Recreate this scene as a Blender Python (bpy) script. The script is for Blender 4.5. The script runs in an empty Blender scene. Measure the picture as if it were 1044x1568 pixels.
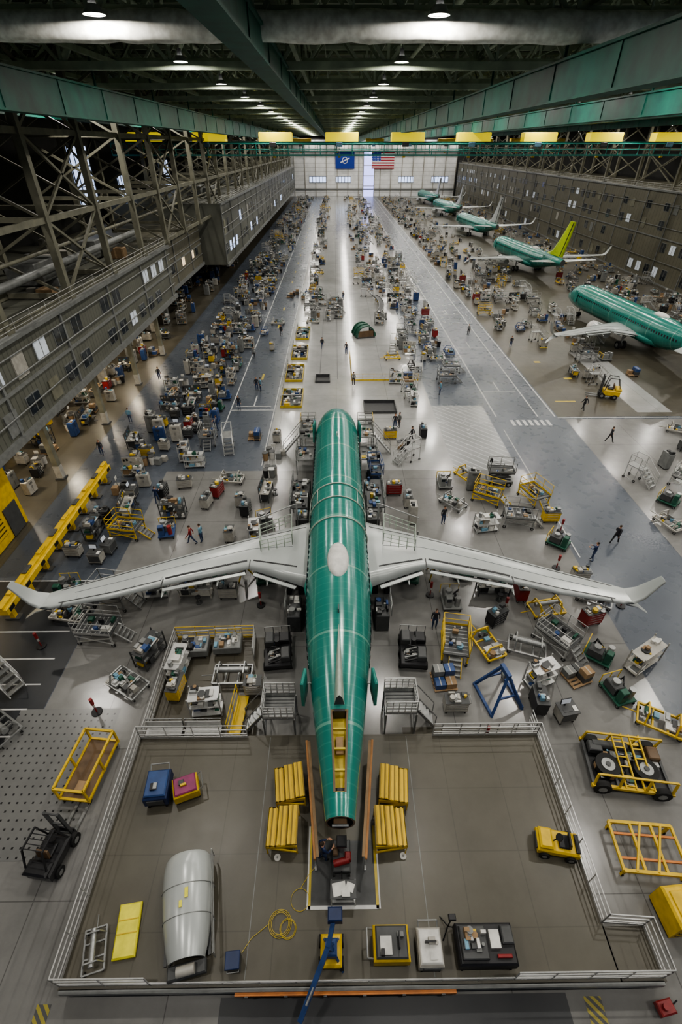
import bpy, math, random
from mathutils import Matrix, Vector
R=random.Random(7)
sc=bpy.context.scene
COL=sc.collection
pi=math.pi
# ------------------------------------------------------------------ materials
MATS={}
def new_mat(name):
    m=bpy.data.materials.new(name); m.use_nodes=True
    nt=m.node_tree; b=nt.nodes['Principled BSDF']
    MATS[name]=m
    return m,nt,b
def mat(name,c,rough=.5,metal=0,var=.15,scale=3,emit=None,estr=0):
    m,nt,b=new_mat(name)
    b.inputs['Roughness'].default_value=rough; b.inputs['Metallic'].default_value=metal
    tc=nt.nodes.new('ShaderNodeTexCoord'); n=nt.nodes.new('ShaderNodeTexNoise')
    n.inputs['Scale'].default_value=scale; n.inputs['Detail'].default_value=3
    r=nt.nodes.new('ShaderNodeValToRGB')
    r.color_ramp.elements[0].position=.3; r.color_ramp.elements[1].position=.7
    r.color_ramp.elements[0].color=[x*(1-var) for x in c]+[1]
    r.color_ramp.elements[1].color=[min(1,x*(1+var)) for x in c]+[1]
    nt.links.new(tc.outputs['Object'],n.inputs['Vector']); nt.links.new(n.outputs['Fac'],r.inputs['Fac'])
    nt.links.new(r.outputs['Color'],b.inputs['Base Color'])
    if emit:
        b.inputs['Emission Color'].default_value=list(emit)+[1]; b.inputs['Emission Strength'].default_value=estr
    return m
def math_node(nt,op,a,b=None):
    n=nt.nodes.new('ShaderNodeMath'); n.operation=op
    for i,v in enumerate((a,b)):
        if v is None: continue
        if isinstance(v,(int,float)): n.inputs[i].default_value=v
        else: nt.links.new(v,n.inputs[i])
    return n.outputs[0]
def mixc(nt,f,a,b):
    n=nt.nodes.new('ShaderNodeMix'); n.data_type='RGBA'
    if isinstance(f,(int,float)): n.inputs[0].default_value=f
    else: nt.links.new(f,n.inputs[0])
    for i,v in ((6,a),(7,b)):
        if isinstance(v,(tuple,list)): n.inputs[i].default_value=list(v)+[1]
        else: nt.links.new(v,n.inputs[i])
    return n.outputs[2]
def sepxyz(nt):
    tc=nt.nodes.new('ShaderNodeTexCoord'); s=nt.nodes.new('ShaderNodeSeparateXYZ')
    nt.links.new(tc.outputs['Object'],s.inputs[0]); return tc,s
def band(nt,sock,period,w,off=0):
    f=math_node(nt,'FRACT',math_node(nt,'DIVIDE',math_node(nt,'ADD',sock,1000*period+off),period))
    return math_node(nt,'LESS_THAN',f,w/period)
def floor_mat(name,c,c2,rough,tile=None,seam=.6,dots=False,hatch=None,rv=.2):
    m,nt,b=new_mat(name); tc,s=sepxyz(nt)
    n=nt.nodes.new('ShaderNodeTexNoise'); n.inputs['Scale'].default_value=.22; n.inputs['Detail'].default_value=8; n.inputs['Roughness'].default_value=.68
    nt.links.new(tc.outputs['Object'],n.inputs['Vector'])
    r=nt.nodes.new('ShaderNodeValToRGB'); r.color_ramp.elements[0].position=.35; r.color_ramp.elements[1].position=.65
    r.color_ramp.elements[0].color=list(c)+[1]; r.color_ramp.elements[1].color=list(c2)+[1]
    nt.links.new(n.outputs['Fac'],r.inputs['Fac']); out=r.outputs['Color']
    if tile:
        a=math_node(nt,'MAXIMUM',band(nt,s.outputs[0],tile,.04),band(nt,s.outputs[1],tile,.04))
        out=mixc(nt,math_node(nt,'MULTIPLY',a,seam),out,[x*.35 for x in c])
    if dots:
        fx=math_node(nt,'MULTIPLY',band(nt,s.outputs[0],.36,.09),band(nt,s.outputs[1],.36,.09))
        out=mixc(nt,fx,out,(.03,.03,.03))
    if hatch:
        d=math_node(nt,'ADD',s.outputs[0],s.outputs[1]); out=mixc(nt,band(nt,d,hatch[0],hatch[1]),out,hatch[2])
    nt.links.new(out,b.inputs['Base Color'])
    n2=nt.nodes.new('ShaderNodeTexNoise'); n2.inputs['Scale'].default_value=1.1; n2.inputs['Detail'].default_value=5
    nt.links.new(tc.outputs['Object'],n2.inputs['Vector'])
    rr=math_node(nt,'ADD',math_node(nt,'MULTIPLY',n2.outputs['Fac'],rv),rough-rv/2)
    nt.links.new(rr,b.inputs['Roughness'])
    return m
floor_mat('epoxy_light',(.155,.153,.146),(.215,.212,.204),.19,tile=6.1,rv=.14)
floor_mat('epoxy_lane',(.26,.26,.254),(.34,.338,.33),.16,tile=6.1,rv=.12)
floor_mat('lane_bluegrey',(.068,.079,.097),(.08,.092,.112),.28,rv=.08)
floor_mat('taupe_floor',(.055,.049,.036),(.084,.076,.057),.36,tile=3.05,seam=.5,rv=.12)
floor_mat('deck_coating',(.07,.063,.047),(.098,.09,.069),.36,tile=2.44,seam=.3,rv=.12)
floor_mat('asphalt_dark',(.024,.026,.03),(.034,.036,.039),.35,rv=.1)
floor_mat('dotted_floor',(.14,.14,.136),(.185,.185,.18),.25,dots=True,rv=.1)
floor_mat('hatched_paint',(.2,.205,.205),(.26,.26,.26),.25,hatch=(1.0,.18,(.38,.39,.39)))
floor_mat('hatched_yellow',(.05,.05,.05),(.07,.07,.07),.4,hatch=(.3,.15,(.3,.25,.03)))
P=dict(white=(.55,.54,.51),offwhite=(.35,.335,.3),grey=(.17,.175,.17),dgrey=(.055,.057,.058),black=(.013,.013,.015),
 yellow=(.58,.39,.02),lemon=(.68,.62,.05),blue=(.025,.06,.17),lblue=(.14,.28,.37),navy=(.012,.025,.08),red=(.22,.018,.018),
 green=(.015,.08,.05),teal=(.025,.2,.165),card=(.27,.18,.1),orange=(.5,.17,.03),rubber=(.012,.012,.012),magenta=(.22,.03,.1),
 skin=(.5,.28,.18),hair=(.04,.025,.015),denim=(.03,.05,.11),shoe=(.02,.02,.02),shirt=(.02,.02,.025),brown=(.12,.075,.04))
for k,v in P.items(): mat(k,v,.45 if k not in('rubber','card','skin','hair','denim','shirt') else .8,0,.18,2.5)
mat('steel',(.3,.305,.3),.35,.6,.15,4)
mat('alu',(.46,.46,.45),.35,.4,.1,4)
mat('glass_dark',(.02,.025,.03),.08,0,.1)
mat('wing_paint',(.42,.44,.43),.26,.1,.06,.6)
mat('wing_panel',(.3,.32,.33),.3,.1,.06,.6)
mat('fin_beige',(.33,.38,.32),.35)
mat('primer_yellow',(.5,.4,.05),.5)
mat('fin_chartreuse',(.42,.55,.03),.4)
mat('tail_cone_orange',(.36,.17,.06),.6)
mat('truss_paint',(.22,.27,.18),.6,0,.25,.8)
mat('truss_pale',(.38,.44,.33),.6,0,.25,.8)
mat('roof_deck',(.11,.13,.09),.8,0,.3,.3)
mat('wrap_insulation',(.85,.83,.75),.8,0,.25,2.5)
mat('crane_green',(.004,.085,.06),.55,0,.3,.8)
mat('crane_yellow_glow',(.85,.68,.02),.4,emit=(.95,.75,.02),estr=.5)  # yellow paint with emission added to look brightly lit; not a lamp
mat('wall_dark',(.035,.035,.033),.8,0,.3,.2)
mat('steel_tan',(.16,.155,.115),.6,0,.25,1)
mat('lens_emit',(1,1,1),.4,0,0,1,(1,.97,.92),25)
mat('window_day',(.5,.6,.9),.3,0,.0,1,(.55,.68,1),1.4)
mat('window_lit',(.5,.55,.6),.3,0,.2,1,(.8,.82,.9),.16)
mat('window_warm',(.8,.6,.35),.3,0,.2,1,(1,.8,.55),.8)
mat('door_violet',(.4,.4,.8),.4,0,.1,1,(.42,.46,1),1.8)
mat('line_white',(.5,.5,.49),.4,0,.12,2); mat('line_yellow',(.45,.34,.04),.4)
mat('flag_blue',(.01,.04,.3),.7); mat('flag_red',(.4,.03,.05),.7); mat('flag_white',(.75,.75,.75),.7)
def siding(name,c,period,axis,w=.08,dark=.5,rough=.5):
    m,nt,b=new_mat(name); tc,s=sepxyz(nt)
    f=band(nt,s.outputs[axis],period,w)
    n=nt.nodes.new('ShaderNodeTexNoise'); n.inputs['Scale'].default_value=.5; n.inputs['Detail'].default_value=6
    nt.links.new(tc.outputs['Object'],n.inputs['Vector'])
    base=mixc(nt,n.outputs['Fac'],[x*.7 for x in c],[min(1,x*1.25) for x in c])
    nt.links.new(mixc(nt,f,base,[x*dark for x in c]),b.inputs['Base Color']); b.inputs['Roughness'].default_value=rough
siding('siding_grey',(.12,.122,.1),.6,1,.1,.6)
siding('siding_tan',(.13,.122,.088),1.2,1,.1,.5)
siding('panel_white',(.9,.9,.88),2.0,2,.25,.6)
siding('vent_yellow',(.6,.4,.02),.35,2,.12,.1)
siding('corr_yellow',(.7,.46,.02),.21,0,.06,.3)
# green primer fuselage
m,nt,b=new_mat('primer_green'); tc,s=sepxyz(nt)
n=nt.nodes.new('ShaderNodeTexNoise'); n.inputs['Scale'].default_value=.45; n.inputs['Detail'].default_value=5
nt.links.new(tc.outputs['Object'],n.inputs['Vector'])
base=mixc(nt,n.outputs['Fac'],(.013,.15,.122),(.032,.235,.195))
fine=band(nt,s.outputs[1],.51,.06)
base=mixc(nt,math_node(nt,'MULTIPLY',fine,.12),base,(.14,.44,.36))
big=band(nt,s.outputs[1],4.6,.14,1.2)
base=mixc(nt,math_node(nt,'MULTIPLY',big,.45),base,(.25,.48,.38))
lx=math_node(nt,'ABSOLUTE',s.outputs[0])
seam=math_node(nt,'LESS_THAN',math_node(nt,'ABSOLUTE',math_node(nt,'SUBTRACT',lx,1.25)),.025)
base=mixc(nt,math_node(nt,'MULTIPLY',seam,.3),base,(.14,.42,.33))
nt.links.new(base,b.inputs['Base Color']); b.inputs['Roughness'].default_value=.2; b.inputs['Metallic'].default_value=.1
b.inputs['Specular IOR Level'].default_value=.9

# ------------------------------------------------------------------ mesh builder
class MB:
    def __init__(s): s.v=[];s.f=[];s.m=[];s.sm=[];s.names=[];s.M=Matrix.Identity(4)
    def mi(s,n):
        if n not in s.names: s.names.append(n)
        return s.names.index(n)
    def add(s,vs,fs,m,smooth=False):
        o=len(s.v); M=s.M
        s.v+= [tuple(M@Vector(p)) for p in vs]
        k=s.mi(m)
        for f in fs: s.f.append([i+o for i in f]); s.m.append(k); s.sm.append(smooth)
    def at(s,x=0,y=0,z=0,rz=0,rx=0,ry=0): s.M=Matrix.Translation((x,y,z))@Matrix.Rotation(rz,4,'Z')@Matrix.Rotation(rx,4,'X')@Matrix.Rotation(ry,4,'Y'); return s
    def box(s,cx,cy,z0,sx,sy,sz,m,ch=0):
        a,b=sx/2,sy/2
        def rect(z,i): return [(cx-a+i,cy-b+i,z),(cx+a-i,cy-b+i,z),(cx+a-i,cy+b-i,z),(cx-a+i,cy+b-i,z)]
        if ch<=0: L=[rect(z0,0),rect(z0+sz,0)]
        else: L=[rect(z0,ch),rect(z0+ch,0),rect(z0+sz-ch,0),rect(z0+sz,ch)]
        vs=sum(L,[]); fs=[(3,2,1,0)]
        for k in range(len(L)-1):
            for i in range(4):
                j=(i+1)%4; fs.append((k*4+i,k*4+j,k*4+4+j,k*4+4+i))
        k=(len(L)-1)*4; fs.append((k,k+1,k+2,k+3)); s.add(vs,fs,m)
    def tube(s,p,q,r,m,n=6,r2=None,cap=True,smooth=True):
        p=Vector(p);q=Vector(q);d=q-p
        if d.length<1e-6:return
        d.normalize(); u=d.orthogonal().normalized(); w=d.cross(u); r2=r if r2 is None else r2
        vs=[];
        for c,rr in((p,r),(q,r2)):
            for i in range(n):
                t=2*pi*(i+.5)/n; vs.append(c+(u*math.cos(t)+w*math.sin(t))*rr)
        fs=[(i,(i+1)%n,n+(i+1)%n,n+i) for i in range(n)]
        s.add(vs,fs,m,smooth and n>6)
        if cap:
            s.add(vs[:n],[tuple(range(n))[::-1]],m); s.add(vs[n:],[tuple(range(n))],m)
    def path(s,pts,r,m,n=6):
        for a,b in zip(pts,pts[1:]): s.tube(a,b,r,m,n)
    def beam(s,p,q,w,h,m):
        p=Vector(p);q=Vector(q);d=(q-p)
        if d.length<1e-6:return
        d.normalize(); up=Vector((0,0,1)) if abs(d.z)<.95 else Vector((0,1,0))
        u=d.cross(up).normalized()*w/2; k=u.cross(d).normalized()*h/2
        vs=[p-u-k,p+u-k,p+u+k,p-u+k,q-u-k,q+u-k,q+u+k,q-u+k]
        s.add(vs,[(0,1,2,3),(7,6,5,4),(0,4,5,1),(1,5,6,2),(2,6,7,3),(3,7,4,0)],m)
    def loft(s,rings,m,smooth=True,closed=True,caps=False):
        n=len(rings[0]); vs=sum([list(r) for r in rings],[]); fs=[]
        for k in range(len(rings)-1):
            for i in range(n if closed else n-1):
                j=(i+1)%n; fs.append((k*n+i,k*n+j,k*n+n+j,k*n+n+i))
        s.add(vs,fs,m,smooth)
        if caps:
            s.add(rings[0],[tuple(range(n))[::-1]],m); s.add(rings[-1],[tuple(range(n))],m)
    def ell(s,c,a,b,cz,m,n=14,k=8,z0=-1):
        rings=[]
        for j in range(k+1):
            t=math.acos(max(-1,min(1,z0)))*(1-j/k); 
            rr=max(math.sin(t),.001); rings.append([(c[0]+a*rr*math.cos(2*pi*i/n),c[1]+b*rr*math.sin(2*pi*i/n),c[2]+cz*math.cos(t)) for i in range(n)])
        s.loft(rings,m)
    def wheel(s,x,y,r,w,m='rubber',axis='x',z=None):
        z=r if z is None else z
        d=Vector((w/2,0,0)) if axis=='x' else Vector((0,w/2,0)); c=Vector((x,y,z))
        s.tube(c-d,c+d,r,m,12); s.tube(c-d*1.1,c+d*1.1,r*.5,'steel',8)
    def rail(s,p,q,h=1.1,m='alu',step=1.5,mid=1,kick=True,r=.025):
        p=Vector(p);q=Vector(q);n=max(1,round((q-p).length/step)); up=Vector((0,0,1))
        for i in range(n+1):
            c=p.lerp(q,i/n); s.tube(c,c+up*h,r,m,6)
        for k in range(mid+1):
            z=up*h*(1-k/(mid+1)); s.tube(p+z,q+z,r,m,6)
        if kick: s.beam(p+up*.1,q+up*.1,.02,.16,m)
    def mesh(s,name):
        me=bpy.data.meshes.new(name); me.from_pydata(s.v,[],s.f)
        for n in s.names: me.materials.append(MATS[n])
        me.polygons.foreach_set('material_index',s.m); me.polygons.foreach_set('use_smooth',s.sm); me.update()
        return me
def obj(name,mb,loc=(0,0,0),rz=0,parent=None,scale=1):
    me=mb.mesh(name) if isinstance(mb,MB) else mb
    o=bpy.data.objects.new(name,me); o.location=loc; o.rotation_euler=(0,0,rz); o.scale=(scale,)*3
    COL.objects.link(o)
    if parent: o.parent=parent
    return o
def D(a): return math.radians(a)

# ------------------------------------------------------------------ airplane
PROF=[(0,.03,.03,-.62),(.12,.28,.26,-.6),(.35,.5,.47,-.57),(.8,.78,.75,-.5),(1.4,1.07,1.05,-.4),(2.1,1.32,1.38,-.25),(3,1.56,1.68,-.12),(4.2,1.76,1.9,-.03),(5.4,1.86,2.0,0),(6.5,1.88,2.02,0),
 (23.5,1.88,2.02,0),(25.5,1.84,1.96,.05),(27.5,1.72,1.78,.2),(29.5,1.52,1.52,.42),(31.5,1.27,1.25,.64),(33.5,1.0,1.0,.83),(35.2,.76,.78,.97),(36.8,.55,.58,1.06)]
def prof(s):
    for a,b in zip(PROF,PROF[1:]):
        if s<=b[0]:
            t=(s-a[0])/(b[0]-a[0]); return [a[i]+(b[i]-a[i])*t for i in(1,2,3)]
    return PROF[-1][1:]
ZC=3.3; NR=40
def ring(s,n=NR,off=0):
    a,b,zc=prof(s); return [((a+off)*math.sin(2*pi*i/n),-s,ZC+zc+(b+off)*math.cos(2*pi*i/n)) for i in range(n)]
def build_airplane(fin=None,opening=False,stabs=False,mainplane=False,fincol='fin_chartreuse'):
    mb=MB()
    S=[0,.05,.12,.22,.35,.55,.8,1.1,1.4,1.75,2.1,2.5,3,3.6,4.2,4.8,5.4,6]+[6.5+i for i in range(17)]+[24+.4*i for i in range(33)]
    S=[x for x in S if x<=36.8]; 
    if S[-1]<36.8:S.append(36.8)
    rings=[ring(x) for x in S]
    vs=sum(rings,[]); body=[];glass=[];cutr=[]
    for k in range(len(S)-1):
        sm=(S[k]+S[k+1])/2
        for i in range(NR):
            j=(i+1)%NR; f=(k*NR+i,k*NR+j,k*NR+NR+j,k*NR+NR+i)
            t=(i+.5)/NR*360; t=min(t,360-t)
            if opening and 32.7<sm<36.2 and t<20: 
                if k not in cutr: cutr.append(k)
                continue
            if 1.7<sm<2.5 and 25<t<72: glass.append(f)
            else: body.append(f)
    mb.add(vs,body,'primer_green',True)
    mb.add(vs,glass,'glass_dark',True)
    if opening:
        k0,k1=cutr[0],cutr[-1]+1; L=[];
        for k in range(k0,k1+1):
            l=rings[k][NR-2];r=rings[k][2]; d=.4
            L.append([l,(l[0]*.9,l[1],l[2]-d),(r[0]*.9,r[1],r[2]-d),r])
        mb.loft(L,'primer_yellow',False,closed=False)
        for k in range(k0,k1+1):
            l=rings[k][NR-2];r=rings[k][2]
            if (k-k0)%2==0: mb.beam((l[0],l[1],l[2]-.08),(r[0],r[1],r[2]-.08),.07,.12,'primer_yellow' if k%4 else 'tail_cone_orange')
            if (k-k0)==3: mb.box(0,l[1]-.2,l[2]-.3,.3,.7,.12,'card',.02)
        for k in range(k0,k1):
            for i in(NR-2,2): mb.beam(rings[k][i],rings[k+1][i],.08,.04,'brown')
        l=rings[k0][0]; mb.box(0,l[1]-.12,l[2]-.5,.5,.12,.62,'black')
        a=rings[-1]; b2=[(p[0]*.86,p[1],ZC+1.06+(p[2]-ZC-1.06)*.86) for p in a]; c2=[(p[0],p[1]+1.0,p[2]) for p in b2]
        mb.loft([a,b2],'brown',False); mb.loft([b2,c2],'black',False); mb.add(c2,[tuple(range(NR))],'black')
        mb.box(0,-36.75,ZC+.85,.5,.25,.35,'brown',.03); mb.tube((-.3,-36.9,ZC+1.1),(.3,-36.9,ZC+1.1),.06,'steel',8)
        L=[]
        for t,w,h in((0,.03,.02),(.25,.09,.16),(.5,.16,.32),(.75,.2,.5),(1,.24,.7)):
            s=28.4+4.2*t; a_,b_,z_=prof(s); z=ZC+z_+b_; L.append([(-w,-s,z-.12),(-w*.55,-s,z+h*.7),(0,-s,z+h),(w*.55,-s,z+h*.7),(w,-s,z-.12)])
        mb.loft(L,'fin_beige',True,closed=False); mb.add(L[-1],[(0,1,2,3,4)],'dgrey')
    else:
        a=rings[-1]; mb.add(a,[tuple(range(NR))],'dgrey')
    mb.ell((0,-23.7,ZC+1.93),.62,1.45,.4,'white',20,8,0)
    mb.box(0,-27.5,ZC+1.9,.06,.35,.35,'dgrey'); mb.box(0,-9,ZC+2.0,.05,.3,.3,'white')
    for sd in(-1,1):
        s=5.6
        while s<30:
            a,b,zc=prof(s); z=.38; x=a*math.sqrt(max(0,1-((z-zc)/b)**2))
            if not 15<s<15.4: mb.box(sd*(x-.005),-s,ZC+z-.17,.04,.24,.34,'glass_dark')
            s+=.51
        for s in(4.6,30.6):
            a,b,zc=prof(s)
            mb.at(sd*(a+.22),-s-.55,0,sd*D(8)); mb.box(0,0,ZC-.55+zc,.14,.86,1.8,'teal',.05)
            mb.tube((0,.43,ZC+zc),(-sd*.3,.5,ZC+zc),.04,'steel'); mb.at()
        st=[(1.2,16.3,23.5,2.35,.8),(3.2,17.4,22.7,2.55,.6),(5.6,18.75,21.9,2.8,.44),(9.5,20.75,23.3,3.1,.32),(13,22.7,24.85,3.4,.24),(15.9,24.35,25.85,3.68,.17),
            (16.35,24.75,25.95,3.82,.11),(16.75,25.0,26.0,4.2,.08),(17.05,25.25,26.0,4.85,.06),(17.35,25.55,26.05,5.6,.03)]
        U=[(0,0),(.03,.22),(.12,.42),(.3,.55),(.55,.45),(.8,.2),(1,.0),(.8,-.15),(.55,-.35),(.3,-.45),(.12,-.36),(.03,-.2)]
        L=[]
        for k,(x,l,t,z,th) in enumerate(st):
            c=t-l; up=k>5; L.append([(sd*(x-(u[1]*th if up else 0)),-(l+u[0]*c),z+(0 if up else u[1]*th)) for u in U])
        mb.loft(L[:7],'wing_paint',True,caps=True); mb.loft(L[6:],'wing_paint',True,caps=True)
        lo=[(16.0,24.7,25.9,3.66,.12),(16.8,25.15,25.8,3.35,.08),(17.5,25.6,25.85,2.9,.04)]
        mb.loft([[(sd*x+u[1]*th,-(l+u[0]*(t-l)),z) for u in U] for x,l,t,z,th in lo],'wing_paint',True,caps=True)
        def wp(x,c,dz=.02):
            for p,q in zip(st,st[1:]):
                if x<=q[0]:
                    t=(x-p[0])/(q[0]-p[0]); l,tt,z,th=[p[i]+(q[i]-p[i])*t for i in(1,2,3,4)]
                    for a,b in zip(U[:6],U[1:7]):
                        if c<=b[0]: h=a[1]+(b[1]-a[1])*(c-a[0])/(b[0]-a[0]); break
                    return Vector((sd*x,-(l+c*(tt-l)),z+h*th+dz))
        def strip(x0,x1,c,w,m,dz=.012,n=10):
            for i in range(n): mb.beam(wp(x0+(x1-x0)*i/n,c,dz),wp(x0+(x1-x0)*(i+1)/n,c,dz),w,.02,m)
        strip(2.2,15.8,.13,.04,'dgrey'); strip(2.6,5.4,.76,.1,'black'); strip(5.8,10.4,.76,.13,'black'); strip(10.6,15.6,.78,.05,'dgrey')
        strip(3,15,.45,.025,'wing_panel')
        for x in(3.4,4.6,5.8,7.0,8.2,9.4,10.6,12,13.4,14.8): mb.beam(wp(x,.14,.012),wp(x,.76,.012),.03,.02,'wing_panel')
        for x in(5.6,10.5,15.4): mb.beam(wp(x,.76,.015),wp(x,.99,.02),.06,.03,'dgrey')
        for x0,x1 in((2.6,5.3),(5.8,10.4)):
            p=wp(x0,1,-.1);q=wp(x1,1,-.1); off=Vector((0,-.2,0)); mb.beam(p+off,q+off,.26,.06,'wing_paint')
            mb.beam(p+off*.2,q+off*.2,.07,.08,'black')
        for x in(4.4,7.4,10.4):
            p=wp(x,.55,-.42); q=wp(x,1,-.28); e=q+Vector((0,-.62,-.05)); mb.tube(p,q,.11,'wing_paint',8,.12); mb.tube(q,e,.12,'wing_paint',8,.02)
        mb.tube((sd*2.86,-21.2,2.5),(sd*2.86,-21.2,.55),.13,'steel',10); mb.tube((sd*2.86,-21.2,1.4),(sd*1.6,-21.0,2.1),.07,'steel',8)
        for dx in(-.42,.42): mb.wheel(sd*2.86+dx,-21.2,.56,.36)
        if stabs:
            stt=[(.5,31.6,35.2,4.15,.3),(3.5,33.6,35.9,4.45,.2),(7.1,36,37.3,4.85,.1)]
            mb.loft([[(sd*x,-(l+u[0]*(t-l)),z+u[1]*th) for u in U] for x,l,t,z,th in stt],'wing_paint',True,caps=True)
            mb.tube((sd*4.9,-16.2,1.75),(sd*4.9,-17.2,1.75),.98,'white',20,1.02,cap=False); mb.tube((sd*4.9,-17.2,1.75),(sd*4.9,-20.2,1.85),1.02,'wing_paint',20,.6); mb.tube((sd*4.9,-16.5,1.75),(sd*4.9,-16.6,1.75),.9,'black',20); mb.beam((sd*4.9,-17.6,2.6),(sd*4.9,-19.6,2.6),.3,.5,'wing_paint')
    for dx in(-.2,.2): mb.wheel(dx,-4.2,.35,.2)
    mb.tube((0,-4.2,1.7),(0,-4.2,.35),.09,'steel',8)
    L=[]
    for s,w,z in((14.5,.4,1.5),(16,1.7,1.35),(18,2.15,1.25),(23,2.15,1.25),(25.5,1.6,1.4),(27,.4,1.55)):
        L.append([(w*math.cos(t),-s,2.4+(2.4-z)*math.sin(t)*(1 if math.sin(t)<0 else .25)) for t in [2*pi*i/16 for i in range(16)]])
    mb.loft(L,'teal',True,caps=True)
    if fin:
        stf=[(0,29.2,36.2,5.2,.5),(1.2,31.4,36.4,6.0,.42),(4,33.6,37.2,8.6,.3),(7,35.9,38.1,11.9,.18)]
        U2=[(0,0),(.1,.4),(.35,.5),(.7,.3),(1,0),(.7,-.3),(.35,-.5),(.1,-.4)]
        mb.loft([[(u[1]*th,-(l+u[0]*(t-l)),z) for u in U2] for _,l,t,z,th in stf],fincol,True,caps=True)
        mb.beam((0,-35.1,5.4),(0,-37.4,11.7),.45,.06,'dgrey')
    if mainplane:
        for s in(16.0,17.6,19.8):
            r=ring(s,40,.05); 
            for i in list(range(-14,14)): mb.beam(r[i%40],r[(i+1)%40],.08,.05,'fin_beige')
        for i in(-9,-5,5,9):
            mb.beam(ring(16,40,.06)[i%40],ring(17.6,40,.06)[i%40],.05,.04,'fin_beige')
    return mb
obj('airplane',build_airplane(opening=True,mainplane=True),(.05,44,0))
pm=[build_airplane(fin=f is not None,stabs=True,fincol=f or 'white').mesh('airplane') for f in(None,'fin_chartreuse','wing_paint')]
for i,(x,y) in enumerate(((42.4,93),(43.5,149),(45,206),(46,264),(46.5,318))):
    obj('airplane',pm[(0,1,2,2,2)[i]],(x,y,0),D(7.0))

# ------------------------------------------------------------------ room shell
X0,X1,Y0,Y1=-46,92,-14,346
def slab(name,x0,x1,y0,y1,z0,z1,m): 
    mb=MB(); mb.box((x0+x1)/2,(y0+y1)/2,z0,x1-x0,y1-y0,z1-z0,m); return obj(name,mb)
slab('floor',X0,X1,Y0,Y1,-.3,0,'lane_bluegrey')
ZN=[('epoxy_light',-15.7,17.4,-14,38.1),('epoxy_lane',-6.9,11,38.1,345),('hatched_paint',11,16.9,38.1,52),
 ('taupe_floor',-9.9,-4.2,12.3,19.0),('taupe_floor',3.3,9.9,12.3,13.2),('asphalt_dark',-24,-15.75,-14,24),('taupe_floor',24.6,70,49,340),
 ('epoxy_light',25.2,62,20,48.4),('taupe_floor',-45,-24,-14,340),('dotted_floor',-16.9,-11.6,7.5,14.4),('epoxy_lane',34,38,50,70),('asphalt_dark',-4.2,8,-4,3.3),
 ('epoxy_lane',11,17.3,100,340),('hatched_yellow',-10.6,-10.1,2.2,3.2),('hatched_yellow',8.6,9.2,2.2,3.2)]
mb=MB()
for i,(m_,a,b_,c,d) in enumerate(ZN):
    z=.006*(1+(i>2)+(i>8)); mb.add([(a,c,z),(b_,c,z),(b_,d,z),(a,d,z)],[(0,1,2,3)],m_)
def line(x0,y0,x1,y1,w=.12,m='line_white',z=.026):
    d=Vector((x1-x0,y1-y0,0)).normalized(); n=Vector((-d.y,d.x,0))*w/2; p=Vector((x0,y0,z));q=Vector((x1,y1,z))
    mb.add([p-n,q-n,q+n,p+n],[(0,1,2,3)],m)
for x in(17.75,22.4,24.3): line(x,49,x,335,.16)
line(-12,45,-12,335); line(-7.05,39,-7.05,335,.1); line(17.75,26,17.75,46,.1)
for i in range(7): line(19.2+i*.65,46.9,19.2+i*.65,48.2,.35)
for i in range(24): line(-9.5,60+i*11,-9.5,62+i*11,.25,'line_yellow')
for y in(19.6,17.6,15.9,14.4,12.9,11.4,9.8,8): line(-23.5,y,-16.6,y,.09)
for x,y in((20,56),(20,72),(20,90),(20,120),(-9.5,52)): line(x-2,y,x+2,y,.14); line(x,y,x,y+3,.14)
line(-15.7,24,-24,24,.1); line(24.5,48.7,62,48.7,.14,'line_white')
line(-12,51,-7,51,.16)
for i in range(12): line(-2,85+i*3,6,85+i*3,.04,'dgrey')
for x in(0.2,2.1,-2.1): line(x,60,x,340,.06,'dgrey')
for x,y,w,h in((30,60,.5,.5),(28,66,.4,.6),(31,72,.6,.4),(27,53,1.2,.3)): line(x-w,y,x+w,y,h,'line_yellow')
obj('floor_marking',mb)
slab('wall_left',X0-.5,X0,Y0,Y1,0,36,'wall_dark'); slab('wall_right',X1,X1+.5,Y0,Y1,0,36,'wall_dark')
slab('ceiling',X0,X1,Y0,Y1,34.5,35,'roof_deck')
mb=MB(); mb.box((X0+X1)/2,Y1+.3,0,X1-X0,.6,36,'wall_dark'); mb.box(20.5,Y1-.15,0,101,.3,27,'panel_white')
obj('wall_far',mb)
mb=MB(); mb.box(20,Y1-.52,0,6,.4,22,'door_violet'); 
for x in(16.8,23.2): mb.box(x,Y1-.62,0,.5,.6,24,'alu')
for z in(5,10,15,20): mb.box(20,Y1-.8,z,6.4,.2,.4,'white')
obj('door_1',mb)
k=1
for x,w in((-10,10),(5,9),(42,9),(62,10)):
    mb=MB()
    for i in range(5): mb.box(x-w/2+(i+.5)*w/5,Y1-.42,7,w/5-.4,.2,2.6,'window_day')
    mb.box(x,Y1-.38,6.7,w,.1,3.2,'grey'); obj('window_%d'%k,mb); k+=1
mb=MB()
mb.box(20.5,Y1-.6,3.2,101,.4,.7,'grey'); mb.box(20.5,Y1-1.2,21.5,101,1,.5,'grey'); mb.rail((-30,Y1-1.6,22),(71,Y1-1.6,22),2,'white',4)
for i in range(17): mb.box(-30+i*6.3,Y1-.55,0,.4,.3,27,'offwhite')
obj('trim_1',mb)
mb=MB(); mb.box(0,0,0,11,.08,8,'flag_blue'); mb.tube((-5.6,0,8.1),(5.6,0,8.1),.1,'steel'); 
mb.at(0,-.08,4); mb.tube((0,0,0),(0,.03,0),1.6,'flag_white',24); mb.tube((0,-.03,0),(0,0,0),1.3,'flag_blue',24); mb.beam((-2.6,-.04,-1),(2.6,-.04,1),.05,.5,'flag_white'); mb.at()
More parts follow.
